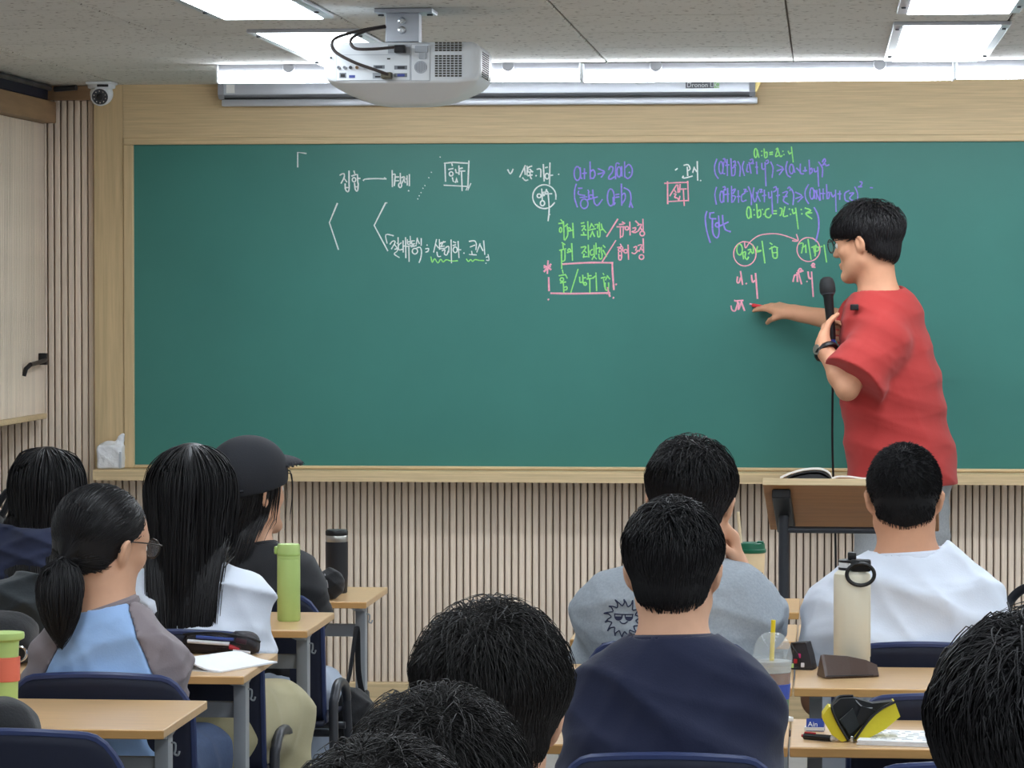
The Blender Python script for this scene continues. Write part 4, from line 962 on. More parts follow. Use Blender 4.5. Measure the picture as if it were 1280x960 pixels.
def hair(h, kind, parent, base, seed, M, material='hair_black', tab=None, lift=.012, length=.075, rad=.0013, whorl=(.012,-.075,.105),
         cols=(), part=None, thick=.004, messy=.25, droop=.5, long_len=.45, n=None, tie=None, tail=None, sweep=.35, gather=1.5, clumps=1.0, fringe=.036, side=.014):
    cap_p, cap_f = cap_mesh(thick,tab)
    p, nn, g = scalp(M,seed,tab); M = len(p); I3 = np.eye(3); head_cols = [(CR_C,CR_R,I3),(NA_C,NA_R,I3)]
    wh = V(*whorl); off_end = g.uniform(.25,1,M)*lift; toW = lambda q: h.c + h.s*(q @ h.R.T)
    if kind in ('short','crop'):
        n = n or (8 if kind == 'short' else 4); L = length*g.uniform(.65,1.15,M)
        low = np.clip((p[:,2]+.06)/.09,0,1); L = L*(.18+.82*low**1.5) if kind == 'short' else L      # tapered nape
        S = np.zeros((M,n,3)); S[:,0] = p; jit = g.normal(size=(M,3))*messy
        jz = g.normal(size=M)*.004; jn = g.normal(size=(M,3)); mx = lift*g.uniform(.3,1.1,M); nearw = np.exp(-np.linalg.norm(p-wh,axis=1)/.028)[:,None]; clump = np.sin(p[:,0:1]*70+p[:,2:3]*50+p[:,1:2]*40)*messy*clumps
        for i in range(1,n):
            q = S[:,i-1]; rad_v = q-wh; nrm = (q-CR_C)/CR_R**2; nrm /= np.linalg.norm(nrm,axis=1)[:,None]
            tan = rad_v - nrm*np.sum(rad_v*nrm,1)[:,None]; tan /= np.linalg.norm(tan,axis=1)[:,None]+1e-6
            swirl = np.cross(nrm,tan)*0.35; d = tan+swirl*np.exp(-np.linalg.norm(rad_v,axis=1)[:,None]/.05)+np.array([0,0,-droop])*(i/n)+jit*.6+clump*np.cross(nrm,tan)*.7+jn*nearw*2.2
            d += nrm*(1.1 if kind == 'crop' else .55*(1-i/n)*lift/.012)
            d /= np.linalg.norm(d,axis=1)[:,None]; q = q+d*(L/(n-1))[:,None]
            q = push(q,head_cols,thick*.9+.0005+off_end*(i/(n-1))**.7*np.clip((q[:,2]+.015)/.07,.10,1))
            q = pull(q,mx,thick)
            az = np.degrees(np.arctan2(np.abs(q[:,0]),q[:,1])); fl_ = np.interp(az,(0,42,60,78,99,112,132,180),(fringe,fringe,fringe*.7,side,side+.004,-.026,-.052,-.088))+jz
            q[:,2] = np.maximum(q[:,2],np.minimum(fl_,S[:,i-1,2])); S[:,i] = q
        W_ = toW(S.reshape(-1,3)).reshape(S.shape)
    elif kind == 'long':
        n = n or 22; L = long_len*(1.04-.40*g.uniform(0,1,M)**1.6); W_ = np.zeros((M,n,3)); W_[:,0] = toW(p)
        prt = V(*(part or (0,.02,.12))); hc = [(h.p(*CR_C),CR_R*h.s,h.R),(h.p(*NA_C),NA_R*h.s,h.R)]; bk = -h.d(0,1,0)*V(1,1,0)
        side = np.sign(p[:,0]+g.normal(size=M)*.004); jit = g.normal(size=(M,3))*messy*.5; clump = np.sin(p[:,0:1]*140+p[:,1:2]*110)
        d_prev = None
        for i in range(1,n):
            q = W_[:,i-1]; loc = ((q-h.c)@h.R)/h.s; nl = (loc-CR_C)/CR_R**2; nl /= np.linalg.norm(nl,axis=1)[:,None]
            src = np.stack([side*.0, np.minimum(loc[:,1],.05)*.35+prt[1]*.2-.02, np.full(M,.13)],1); tl = loc-src; tl -= nl*np.sum(tl*nl,1)[:,None]
            tl /= np.linalg.norm(tl,axis=1)[:,None]+1e-6; dw = tl@h.R.T
            near = np.clip((loc[:,2]+.02)/.08,0,1)[:,None]
            d = dw*near + np.array([0,0,-1.0])*(1-near*.75) + jit*.12 + clump*np.array([.05,.02,0]) + bk*sweep*(1-near)*np.clip(1-i/(n*.55),0,1)*(1+6*np.clip(loc[:,1:2]+.02,0,.1)) - (loc[:,0:1]*np.array([1.,0,0]))*gather*(1-near)
            d /= np.linalg.norm(d,axis=1)[:,None]
            if d_prev is not None: d = d*.55+d_prev*.45; d /= np.linalg.norm(d,axis=1)[:,None]
            d_prev = d; q = q+d*(L/(n-1))[:,None]; q = push(q,hc,.002+off_end*min(1,i/6)); lq = ((q-h.c)@h.R)/h.s; fm = (lq[:,1] > -.005) & (lq[:,2] < .055) & (np.abs(lq[:,0]) < .070) & (lq[:,2] > -.16); lq[fm,0] = side[fm]*.070; q[fm] = h.c+h.s*(lq[fm]@h.R.T); W_[:,i] = drape(q,cols,.002+off_end*.6)
    elif kind == 'tied':
        n = n or 18; T = V(*tie); W_ = np.zeros((M,n,3)); n1 = 9; end = h.p(*T)
        fan = g.normal(size=(M,3)); Lt = tail['len']*g.uniform(.75,1.05,M)
        for i in range(n1):
            t = i/(n1-1); tt = t*t*(3-2*t)*.6+t*.4; q = p*(1-tt)+T*tt
            q = push(q,head_cols if i < n1-1 else [],.0015+off_end*.5*(1-t)); W_[:,i] = toW(q)
        dn = unit(np.asarray(tail['dir'],float)); back = unit(np.asarray(tail['back'],float)); sd = np.cross(dn,back)
        ang = g.uniform(0,2*math.pi,M); rad_t = np.sqrt(g.uniform(0,1,M))
        for i in range(n1,n):
            t = (i-n1+1)/(n-n1); bul = tail['w']*(math.sin(math.pi*min(1,t*.9+.12))**.7)
            c = end + back*(.02*math.sin(min(1,t*2)*math.pi/2)) 
            W_[:,i] = c + dn*(Lt*t)[:,None] + sd*(np.cos(ang)*rad_t*bul)[:,None] + back*(np.sin(ang)*rad_t*bul*.55)[:,None] + fan*.003
            if cols: W_[:,i] = push(W_[:,i].copy(),list(cols),np.full(M,.003))
        W_[:,n1-1] = end + fan*.004
    P, q = strands_mesh(W_, rad*g.uniform(.6,1.4,M)); cp = toW(cap_p)
    allP = np.concatenate([cp,P])-np.asarray(base); allF = np.concatenate([cap_f,q+len(cp)])
    return raw_mesh('hair',allP,allF,material,parent)
def face_bits(h, parent, base):
    for q in (-1,1):
        c = h.p(q*.031,.0815,.003)-base; e = MB(); aa = np.linspace(-math.pi/2,math.pi/2,8)
        e.lathe([(.0115*h.s*math.cos(a),.0115*h.s*math.sin(a)) for a in aa],14,c,h.d(0,1,0)); eo = e.build('eye','eye_white',parent,True)
        c2 = h.p(q*.031,.0925,.003)-base; MB().lathe([(.0052*h.s,-.001),(.0045*h.s,.0006),(.001,.001)],12,c2,h.d(0,1,0)).build('iris','iris_dark',eo)
        MB().tube([h.p(q*.014,.0925,.021)-base,h.p(q*.032,.0915,.026)-base,h.p(q*.048,.078,.021)-base],[.0022*h.s,.0036*h.s,.0015*h.s],6,smooth=3).build('eyebrow','hair_black',parent,True)
def glasses(h, parent, base, r=.021, material='frame_dark', hang=0.0):
    g = MB(); a = np.linspace(0,2*math.pi,20,endpoint=False); z0 = .004-hang
    for q in (-1,1):
        g.tube([h.p(q*.033+r*math.cos(t)*1.05,.108-.25*abs(r*math.cos(t)*q+.0)*0,z0+r*.92*math.sin(t))-base for t in a],.0021,6,closed=True)
        g.tube([h.p(q*.056,.107,z0+.008)-base,h.p(q*.075,.09,z0+.010)-base,h.p(q*.082,.02,z0+.012)-base,h.p(q*.083,-.012,z0+.008)-base,h.p(q*.082,-.026,z0-.012)-base],.0015,6,smooth=3)
    g.tube([h.p(-.012,.108,z0+.006)-base,h.p(0,.111,z0+.009)-base,h.p(.012,.108,z0+.006)-base],.0014,6)
    o = g.build('glasses',material,parent,True)
    for q in (-1,1): MB().lathe([(r*1.0*h.s,-.0004),(r*1.0*h.s,.0004)],20,h.p(q*.033,.108,z0)-base,h.d(0,1,0)).build('lens','lens_glass',o)
    return o
def ring_mesh(c, ax, rx, ry, fwd, r, seg=36, flat=None):
    ax = unit(ax); x = unit(np.cross(fwd,ax)); y = np.cross(ax,x); t = np.linspace(0,2*math.pi,seg,endpoint=False)
    return MB().tube([c+x*rx*math.cos(a)+y*ry*math.sin(a) for a in t],r,8,closed=True,flat=flat)
def folds(P, seed, amp=1.0):
    g = random.Random(seed); N,Pv = P['N'],P['Pv']; out = []
    for i in range(5): out.append(((g.uniform(-10,10),g.uniform(-10,10),g.choice((-1,1))*g.uniform(13,26)),g.uniform(0,6),g.uniform(.35,.7),None,0))
    for i in range(3): out.append(((g.uniform(12,24)*g.choice((-1,1)),8,g.uniform(8,18)),g.uniform(0,6),.4,None,0))
    for S,E_ in ((P['SL'],P['EL']),(P['SR'],P['ER'])):
        d = unit(E_-S); pr = unit(np.cross(d,V(.2,1,.3))); out.append((d*40+pr*18,g.uniform(0,6),.7,lerp(S,E_,.35)-V(0,0,.03),.11)); out.append((d*32-pr*22,g.uniform(0,6),.7,S-V(0,0,.09),.10))
    return out
def build_person(P, label, name_mats, hair_spec, seed=1, h=.0065, sleeve=.62, shirt='tee', group=None, glass=None, feet=True, collar=True, hem=None):
    """P holds the joints in world coordinates; the body is one continuous mesh, clothes and hair are its children"""
    hd = P['head']; base = V(P['Pv'][0],P['Pv'][1],0)
    t = thing('person',label,'person',base,0,group); top = hd.p(0,0,.14)
    pts = [P[k] for k in ('N','Pv','SL','SR','EL','ER','WL','WR','KL','KR','AL','AR')]+[hd.p(.1,.13,.14),hd.p(-.1,-.13,-.13),hd.p(-.1,.13,-.13),hd.p(.1,-.13,.14)]
    lo,hi = bounds(pts,.15); hi = np.maximum(hi, np.maximum(P['WL'],P['WR'])+.2); lo = np.minimum(lo,np.minimum(P['WL'],P['WR'])-.2); lo[2] = -.01
    f = Soft(lo,hi,h); put_torso(f,P); put_legs(f,P); put_arms(f,P); put_head(f,hd,P['N'],P.get('neck',.055)); put_feet(f,P)
    f.build('body',name_mats['skin'],t,1,base); face_bits(hd,t,base)
    # shirt
    up = unit(P['N']-P['Pv']); s_lo,s_hi = bounds([P[k] for k in ('N','Pv','SL','SR','EL','ER')]+([P['WL'],P['WR']] if sleeve > 1 else []),.24)
    hemz = hem if hem is not None else P['Pv'][2]-.085; s_lo[2] = max(s_lo[2],hemz-.02)
    inf = P.get('inf',.012); g = Soft(s_lo,s_hi,P.get('sh',.006)); put_torso(g,P,inf,P.get('boxy',.02))
    for S,E_,W_ in ((P['SL'],P['EL'],P['WL']),(P['SR'],P['ER'],P['WR'])):
        if sleeve <= 1: e = lerp(S,E_,sleeve); g.cone(S,e,.056*P['ar']+inf,P.get('cuff',.060)*P['ar']+inf,.03,cut=True)
        else:
            g.cone(S,E_,.056*P['ar']+inf,.048*P['ar']+inf,.03); g.cone(E_,lerp(E_,W_,sleeve-1),.050*P['ar']+inf,.036*P['ar']+inf,.03,cut=True)
    g.wrinkle(P.get('fold',.010),folds(P,seed),fade=(P['N'],.16))
    nk = unit(lerp(P['N'],hd.p(0,-.02,-.05),1)-P['N']+V(0,0,.02)); cc = P['N']+nk*P.get('coll',.012); nr = P.get('neck',.055)
    g.cone(cc-nk*.02,cc+nk*.16,nr+.006,nr+.085,0,op='-'); g.half((0,0,hemz),(0,0,-1))
    if shirt == 'raglan':
        planes = []
        for S in (P['SL'],P['SR']):
            sd = V(math.copysign(1,S[0]-P['N'][0]),0,0); a_ = P['N']+sd*.060; b_ = S-V(0,0,.09)+sd*.075
            e = unit(b_-a_); planes.append((a_,unit(sd-e*np.dot(sd,e))))
        D0 = g.D.copy()
        for a_,n_ in planes: g.half(a_,n_)
        so = g.build('shirt',name_mats['shirt'],t,0,base)
        for a_,n_ in planes:
            g.D = D0.copy(); g.half(a_+n_*.0005,-n_); g.build('sleeve',name_mats['sleeve'],so,0,base)
    else: so = g.build('hoodie' if shirt == 'hoodie' else 'shirt',name_mats['shirt'],t,1,base)
    if collar: ring_mesh(cc+nk*.004-base,nk,nr+.012,nr+.014,P['fw'],.0115,flat=1.0).build('collar',name_mats.get('collar',name_mats['shirt']),so,True)
    # trousers and shoes
    l_lo,l_hi = bounds([P[k] for k in ('Pv','KL','KR','AL','AR')],.23); l_lo[2] = .03; q = Soft(l_lo,l_hi,.009); put_legs(q,P,P.get('pinf',.014),True,P.get('lw',1.0))
    g2 = random.Random(seed+9); q.wrinkle(.009,[((g2.uniform(-8,8),g2.uniform(22,36),g2.uniform(-8,8)),g2.uniform(0,6),.7,None,0),((g2.uniform(-20,20),10,g2.uniform(22,34)),g2.uniform(0,6),.6,None,0)])
    q.half(P['Pv']+V(0,0,.075),(0,0,1)); q.half((0,0,.075),(0,0,-1)); q.build('trousers',name_mats['trousers'],t,1,base)
    if feet:
        for A,dd in ((P['AL'],P['footL']),(P['AR'],P['footR'])):
            z_lo,z_hi = bounds([A,V(A[0],A[1],0),V(A[0],A[1],0)+unit(dd)*.2,V(A[0],A[1],0)-unit(dd)*.05],.07); z_lo[2] = -.005; z_hi[2] = .11
            fs_ = Soft(z_lo,z_hi,.008); put_feet(fs_,dict(P,AL=A,AR=A,footL=dd,footR=dd),.007); fs_.build('shoe',name_mats.get('shoe','shoe_dark'),t,1,base)
    hair(hd,hair_spec.pop('kind'),t,base,seed,hair_spec.pop('M'),**hair_spec)
    if glass: glasses(hd,t,base,**glass)
    return t, so, base
def seated(N, SL, SR, head, Y, fyaw=0.0, bw=1.0, ar=1.0, pel=None, seat=.44, knees=None, elbows=None, wrists=None, hands=None, desk=DH, **kw):
    fw = V(-math.sin(fyaw),math.cos(fyaw),0); rt = V(fw[1],-fw[0],0)
    Pv = V(N[0]*.5+(SL[0]+SR[0])*.25, Y-.03, seat+.105) if pel is None else pel
    P = dict(N=N,SL=SL,SR=SR,head=head,fw=fw,rt=rt,bw=bw,ar=ar,Pv=Pv,**kw)
    P['EL'],P['ER'] = elbows or (SL+fw*.13-rt*.055+V(0,0,-.20), SR+fw*.13+rt*.055+V(0,0,-.20))
    wl,wr = wrists or (N*V(1,1,0)+fw*.40-rt*.12+V(0,0,desk+.028), N*V(1,1,0)+fw*.40+rt*.12+V(0,0,desk+.028))
    P['WL'],P['WR'] = wl,wr
    P['handL'] = dict(d=unit(fw+rt*.5+V(0,0,-.02)),pn=V(0,0,-1),curl=.25); P['handR'] = dict(d=unit(fw-rt*.5+V(0,0,-.02)),pn=V(0,0,-1),curl=.25)
    if hands: P.update(hands)
    kl,kr = knees or (Pv+fw*.38-rt*.12+V(0,0,-.02), Pv+fw*.38+rt*.12+V(0,0,-.02))
    P['KL'],P['KR'] = kl,kr
    P['AL'],P['AR'] = V(kl[0],kl[1]-.02,.085), V(kr[0],kr[1]-.02,.085); P['footL'] = P['footR'] = fw
    return P
def torso_cols(P, pad=.02):
    N,Pv = P['N'],P['Pv']; sh = abs(P['SR'][0]-P['SL'][0])/2; I3 = np.eye(3)
    return [(N+V(0,0,-.085),V(sh+.065+pad,.080+pad,.085+pad),I3),(lerp(N,Pv,.5),V(.16*P['bw']+pad,.098*P['bw']+pad,.26),I3)]
# ------------------------------------------------------------------ the boy with the cropped hair, white shirt
Y = 7.62
hd = Head(at(1130,623,Y+.03),0.03,-.10,0,1.0)
P = seated(at(1135,704,Y),at(1056,772,Y+.01),at(1210,769,Y+.01),hd,Y,bw=1.06,ar=1.08,neck=.062,boxy=.03,inf=.016,fold=.012)
build_person(P,'person with cropped black hair in a white shirt seen from behind',dict(skin='skin_tan',shirt='tee_white',trousers='dark_trousers'),
    dict(kind='crop',M=5200,length=.013,lift=.006,rad=.0008,messy=.30,whorl=(-.018,-.06,.105),material='hair_crop',thick=.002),3)
place_chair(P['Pv'][0]+.03,Y+.06,0,'navy chair of the boy in the white shirt')
# ------------------------------------------------------------------ the boy in grey, cheek on his hand
hd = Head(at(863,628,Y+.03),-.05,-.12,.06,1.13)
P = seated(at(860,716,Y),at(768,766,Y+.01),at(922,760,Y+.01),hd,Y,bw=1.02,ar=1.02,neck=.056,boxy=.03,inf=.016,fold=.010,
    elbows=(at(752,860,Y+.12),at(952,792,Y+.17)),wrists=(at(800,812,Y+.38),at(922,712,Y+.06)),
    hands=dict(handR=dict(d=V(-.16,-.05,1),pn=V(-.8,-.15,.1),curl=.85,thumb=.5)))
gt,gshirt,gbase = build_person(P,'person in a grey shirt with sun print resting cheek on right hand',dict(skin='skin',shirt='tee_grey',trousers='dark_trousers'),
    dict(kind='short',M=4600,length=.080,lift=.012,rad=.0011,messy=.13,whorl=(.01,-.05,.118),clumps=.6),5)
place_chair(P['Pv'][0]-.02,Y+.06,0,'navy chair of the boy in grey')
PG = P
# ------------------------------------------------------------------ the boy in navy
Y = 5.80
hd = Head(at(842,714,Y+.03),-.06,-.05,0,.965)
P = seated(at(842,812,Y),at(772,884,Y+.01),at(906,884,Y+.01),hd,Y,bw=.96,ar=.94,neck=.053,boxy=.035,inf=.016,fold=.009,
    elbows=(at(752,1010,Y+.07),at(930,1010,Y+.07)))
build_person(P,'person in a navy shirt with black hair seen from behind',dict(skin='skin',shirt='tee_navy',trousers='dark_trousers'),
    dict(kind='short',M=5200,length=.080,lift=.010,rad=.0010,messy=.10,whorl=(.006,-.045,.122),clumps=.6),7,sleeve=.9)
place_chair(P['Pv'][0],Y+.06,0,'navy chair of the boy in the navy shirt')
# ------------------------------------------------------------------ ponytail girl with glasses, raglan shirt
Y = 6.85
hd = Head(at(127,682,Y+.02),-.62,-.12,.05,1.03)
P = seated(at(137,768,Y),at(90,830,Y+.0),at(178,828,Y-.0),hd,Y,fyaw=-.2,bw=.88,ar=.84,neck=.047,boxy=.01,inf=.012,fold=.015,coll=.008,
    elbows=(at(70,900,Y+.10),at(192,900,Y+.10)),wrists=(at(100,823,Y+.36),at(172,823,Y+.36)),knees=(at(150,945,Y+.36),at(246,946,Y+.30)))
build_person(P,'person with a ponytail and glasses in a pale blue shirt with mauve sleeves',dict(skin='skin',shirt='tee_blue',sleeve='raglan',collar='raglan',trousers='denim'),
    dict(kind='tied',M=3000,rad=.0013,lift=.010,tie=(.018,-.118,-.038),tail=dict(len=.165,w=.046,dir=V(.04,-.10,-1),back=V(.0,-1,0)),cols=torso_cols(P,.012),messy=.1),11,shirt='raglan',
    glass=dict(r=.021,material='frame_dark'))
place_chair(-1.475,Y+.085,0,'navy chair of the ponytail girl')
# ------------------------------------------------------------------ girl with long hair in white
Y = 7.74
hd = Head(at(240,622,Y+.03),.05,-.10,0,1.02)
P = seated(at(240,714,Y),at(190,764,Y+.0),at(292,764,Y+.0),hd,Y,bw=.92,ar=.92,neck=.047,boxy=.015,inf=.014,fold=.012,pinf=.03,lw=1.1,
    elbows=(at(174,835,Y+.10),at(302,835,Y+.10)),wrists=(at(215,775,Y+.38),at(262,775,Y+.38)),desk=.735,knees=(at(250,905,Y+.34),at(342,896,Y+.22)))
P['AR'] = V(at(335,990,Y+.1)[0],Y+.13,.085)
build_person(P,'person with very long straight black hair in a white shirt',dict(skin='skin',shirt='tee_white',trousers='khaki'),
    dict(kind='long',M=3000,rad=.0016,lift=.030,long_len=.44,cols=torso_cols(P,.016),messy=.25,thick=.006),13)
place_chair(-1.478,Y+.06,0,'navy chair of the girl with very long hair')
# ------------------------------------------------------------------ girl in the cap
Y = 8.68
hd = Head(at(311,617,Y+.03),-.72,.10,0,.98)
P = seated(at(318,694,Y),at(282,736,Y),at(364,732,Y-.01),hd,Y,fyaw=-.15,bw=.92,ar=.95,neck=.047,boxy=.02,inf=.016,fold=.010,pinf=.02,
    elbows=(at(262,800,Y+.1),at(380,792,Y+.08)),wrists=(at(305,760,Y+.40),at(360,760,Y+.42)),desk=.706,pel=V(-1.50,8.66,.545),knees=(at(330,870,Y+.36),at(396,870,Y+.30)))
ct,cshirt,cb = build_person(P,'person in a black cap and black shirt facing right',dict(skin='skin',shirt='tee_black',trousers='pale_denim'),
    dict(kind='long',M=1700,rad=.0017,lift=.006,long_len=.26,sweep=.9,gather=3.5,cols=torso_cols(P,.016),messy=.2,thick=.0,tab=(.3,.3,.3,.3,.10,-.014,-.044,-.07)),17)
mat('cap_black',(27,29,36),0.8,bump=.15,bscale=250)
f = Soft((-.14,-.16,-.06),(.14,.26,.18),.005)
f.ell((0,-.012,.036),(.100,.124,.112)).ell((0,.01,.07),(.086,.100,.082),.03); f.half((0,0,.012),(0,0.10,-1)); 
P_,F_ = f.verts(); crown = raw_mesh('cap',(hd.c+hd.s*(P_@hd.R.T))-cb,F_,'cap_black',ct); crown['label'] = 'black baseball cap'
f = Soft((-.12,.02,-.04),(.12,.24,.10),.005); f.cone((0,.070,.062),(0,.125,.052),.080,.066,.0,((0,.2,1),.55)); f.cone((0,.06,.040),(0,.15,.030),.088,.075,.0,((0,.2,1),.55),op='-'); f.half((0,.06,0),(0,-1,0)); f.half((0,0,.035),(0,0,-1))
P_,F_ = f.verts(); raw_mesh('brim',(hd.c+hd.s*(P_@hd.R.T))-cb,F_,'cap_black',crown)
tp = [hd.p(.101*math.cos(a),-.012+.125*math.sin(a),.022) for a in np.linspace(math.radians(215),math.radians(325),9)]
MB().tube([q-cb for q in tp],.0075,6,flat=.5).build('strap','cap_black',crown,True)
for a_,m_ in ((math.radians(262),'brushed'),(math.radians(240),'brushed')):
    q = hd.p(.104*math.cos(a_),-.012+.129*math.sin(a_),.022); MB().bbox(q-cb-V(.010,.006,.008),q-cb+V(.010,.006,.008),.002,1).build('buckle',m_,crown)
for k in range(4):
    a_ = math.radians(200+k*4.2); q = hd.p(.101*math.cos(a_),-.012+.125*math.sin(a_),.058); MB().bbox(q-cb-V(.0022,.004,.004),q-cb+V(.0022,.004,.004),.0005,1).build('stitched_mark','white_plastic',crown)
place_chair(-1.48,Y+.07,0,'navy chair of the girl in the cap')
# ------------------------------------------------------------------ girl in the navy hoodie
Y = 8.72
hd = Head(at(60,620,Y+.03),.05,-.14,0,1.04)
P = seated(at(52,690,Y),at(2,736,Y),at(84,726,Y),hd,Y,bw=1.0,ar=1.08,neck=.047,boxy=.03,inf=.024,fold=.012,desk=.706,elbows=(at(-12,800,Y+.1),at(96,800,Y+.1)))
ht,hs_,hb = build_person(P,'person with long black hair in a navy hoodie at left edge',dict(skin='skin',shirt='hood_navy',trousers='dark_trousers'),
    dict(kind='long',M=1900,rad=.0017,lift=.022,long_len=.27,cols=torso_cols(P,.05),messy=.15,thick=.006),19,shirt='hoodie',sleeve=1.85,collar=False)
N = P['N']; f = Soft(N-V(.26,.25,.22),N+V(.26,.12,.14),.006)
arc = [N+V(-.13,.03,.035),N+V(-.10,-.07,.035),N+V(0,-.115,.03),N+V(.10,-.075,.045),N+V(.12,.02,.06)]
for a_,b_ in zip(arc,arc[1:]): f.cone(a_,b_,.034,.034,.02)
f.ell(N+V(-.02,-.11,-.045),(.115,.042,.075),.04).wrinkle(.010,[((20,10,48),.4,1,None,0),((-16,8,60),2.0,.7,None,0)])
f.cone(N+V(0,.02,-.06),N+V(.0,.02,.2),.070,.085,.01,op='-'); f.build('hood','hood_navy',hs_,1,hb)
place_chair(P['Pv'][0],Y+.08,0,'navy chair of the girl in the hoodie')
# ------------------------------------------------------------------ near heads at the bottom of the frame
def near(u,v,Y,label,chl,seed,sc,yaw=0,pitch=-.15,roll=0,**hk):
    c = at(u,v,Y); hd = Head(c,yaw,pitch,roll,sc); N = c+V(.02,-.04,-.185*sc)
    P = seated(N,N+V(-.165,.0,-.10),N+V(.165,.0,-.10),hd,Y-.02,neck=.056,boxy=.02,inf=.014)
    kw = dict(kind='short',M=9000,length=.080,lift=.016,rad=.0007,messy=.16,whorl=(-.015,-.055,.118),clumps=1.0,thick=.008); kw.update(hk)
    build_person(P,label,dict(skin='skin',shirt=kw.pop('shirt','tee_black'),trousers='dark_trousers'),kw,seed)
    place_chair(P['Pv'][0],Y+.05,0,'navy chair under the '+chl)
near(613,894,4.60,'person with tousled black hair, only the head in view, left of the navy shirt','boy with tousled hair left of the navy shirt',23,1.13,.10,-.12,.04,material='hair_soft')
near(545,1026,3.85,'person with soft dark hair low in the frame, between two other near heads','middle one of the three near heads',29,1.10,.25,-.1,0,material='hair_soft',shirt='tee_white')
near(478,1112,3.15,'person with brownish black hair cut off by the bottom edge of the frame','lowest of the three near heads',31,1.02,.1,-.1,0,material='hair_soft',shirt='tee_grey')
near(1306,968,3.15,'person with thick black hair at the right edge of the frame','person with thick black hair at the right edge',37,1.10,.10,-.10,0,length=.12,lift=.016,messy=.05,droop=.8,fringe=.02,side=-.04,clumps=1.2,rad=.0009)
# empty chairs
place_chair(-1.425,6.06,math.radians(-2),'empty navy chair at lower left in front of the backpack')
place_chair(.235,6.74,math.radians(3),'empty navy chair beside the boy in the navy shirt')
place_chair(.225,5.80,math.radians(7),'empty navy chair cut off by the bottom edge behind the notebook desk')
place_chair(-2.02,7.82,0,'navy chair at left edge with a dark jacket over it')
# ------------------------------------------------------------------ bags
def bag(name,label,cat,loc): return thing(name,label,cat,loc)
c = at(-28,875,6.10); b = bag('backpack','black backpack standing on the chair at lower left','backpack',(c[0],6.10,.442))
f = Soft((-.20,-.12,0),(.22,.12,.42),.006); zt = float(at(10,874,6.1)[2])-.442
f.boxs((-.02,0,zt/2+.0),(.135,.085,zt/2),.07).boxs((-.05,-.07,zt*.42),(.085,.035,zt*.34),.03,.02).wrinkle(.004,[((30,12,14),.3,1,None,0),((8,10,36),1,.8,None,0)]).half((0,0,.004),(0,0,-1)).build('pack_body','black_cloth',b)
a_ = np.linspace(0,math.pi,12); MB().tube(np.c_[-.02+.128*np.cos(a_),np.full(12,-.06),zt*.45+zt*.52*np.sin(a_)],.0035,6).build('zip','charcoal_cloth',b,True)
MB().tube([(-.05,0,zt-.005),(-.04,0,zt+.02),(0,0,zt+.02),(.01,0,zt-.005)],.007,6,smooth=3).build('grab_handle','black_cloth',b,True)
c = at(22,760,7.62); b = bag('jacket','dark charcoal jacket draped over a chair back at left edge','jacket',(c[0],7.62,0))
f = Soft((-.30,-.16,.40),(.20,.16,.92),.007); zt = float(at(20,726,7.62)[2])
f.boxs((-.10,0,zt-.09),(.20,.060,.09),.05).cone((.02,-.02,zt-.05),(.085,0,zt-.13),.05,.035,.05).cone((-.15,-.03,zt-.2),(.05,-.03,zt-.24),.06,.05,.05).wrinkle(.016,[((18,10,30),.2,1,None,0),((-14,6,44),1.9,.8,None,0)])
f.build('jacket_body','charcoal_cloth',b)
c = at(30,800,7.50); b = bag('shoulder_bag','black bag with a blue patch behind the lime and coral cup','bag',(c[0],7.30,DH))
f = Soft((-.30,-.12,0),(.16,.14,.22),.007); f.boxs((-.10,0,.05),(.17,.07,.05),.045).cone((-.2,0,.07),(.02,0,.06),.05,.035,.05).wrinkle(.008,[((18,10,40),.2,1,None,0)]).half((0,0,.002),(0,0,-1)); f.build('bag_body','black_cloth',b)
MB().bbox((-.10,-.085,.055),(-.03,-.06,.085),.01).build('blue_patch','pale_denim',b,True)
a_ = np.linspace(0,2*math.pi,16,endpoint=False); MB().tube(np.c_[.055+.016*np.cos(a_),np.full(16,-.07),.03+.016*np.sin(a_)],.003,6,closed=True).build('ring','chrome',b,True)
c = at(437,900,8.95); b = bag('black_bag','black cloth bag hanging from the front desk hook in the aisle','bag',(c[0],9.02,0))
z1 = float(at(437,858,8.95)[2]); f = Soft((-.12,-.14,.15),(.12,.14,z1+.06),.006)
f.boxs((-.005,0,z1-.16),(.048,.10,.13),.04).cone((-.02,-.06,z1-.03),(.02,-.02,z1-.05),.03,.028,.03).cone((.0,-.05,z1-.05),(.055,-.08,z1-.085),.022,.012,.02).wrinkle(.010,[((30,20,36),.5,1,None,0),((-26,12,40),1.2,.8,None,0)]); f.build('bag_body','black_cloth',b)
MB().tube([(-.02,-.05,z1-.02),(-.005,-.03,z1+.03),(.01,.0,.64),(.01,.03,z1+.03),(.02,.05,z1-.04)],.008,8,smooth=4,flat=.4).build('strap','black_cloth',b,True)
c = at(-18,690,9.15); b = bag('bag','black bag with a loop handle standing beside the girl in the hoodie','bag',(c[0],9.15,.7065))
z1 = float(at(0,640,9.15)[2])-.7065; f = Soft((-.2,-.12,0),(.2,.12,z1+.1),.007); f.boxs((-.03,0,z1/2),(.09,.07,z1/2),.04).half((0,0,.003),(0,0,-1)); f.build('bag_body','black_cloth',b)
MB().tube([(.02,0,z1-.02),(.035,0,z1+.02),(.06,0,z1+.055),(.072,0,z1+.05),(.06,0,z1+.015),(.04,0,z1-.02)],.010,8,smooth=4).build('loop_handle','black_cloth',b,True)
c = at(1290,790,8.12); b = bag('leather_bag','black leather bag with a thick loop handle at right edge','bag',(c[0],8.12,DH))
mat('leather_black',(34,38,46),.5,bump=.1,bscale=120); z1 = float(at(1280,768,8.12)[2])-DH
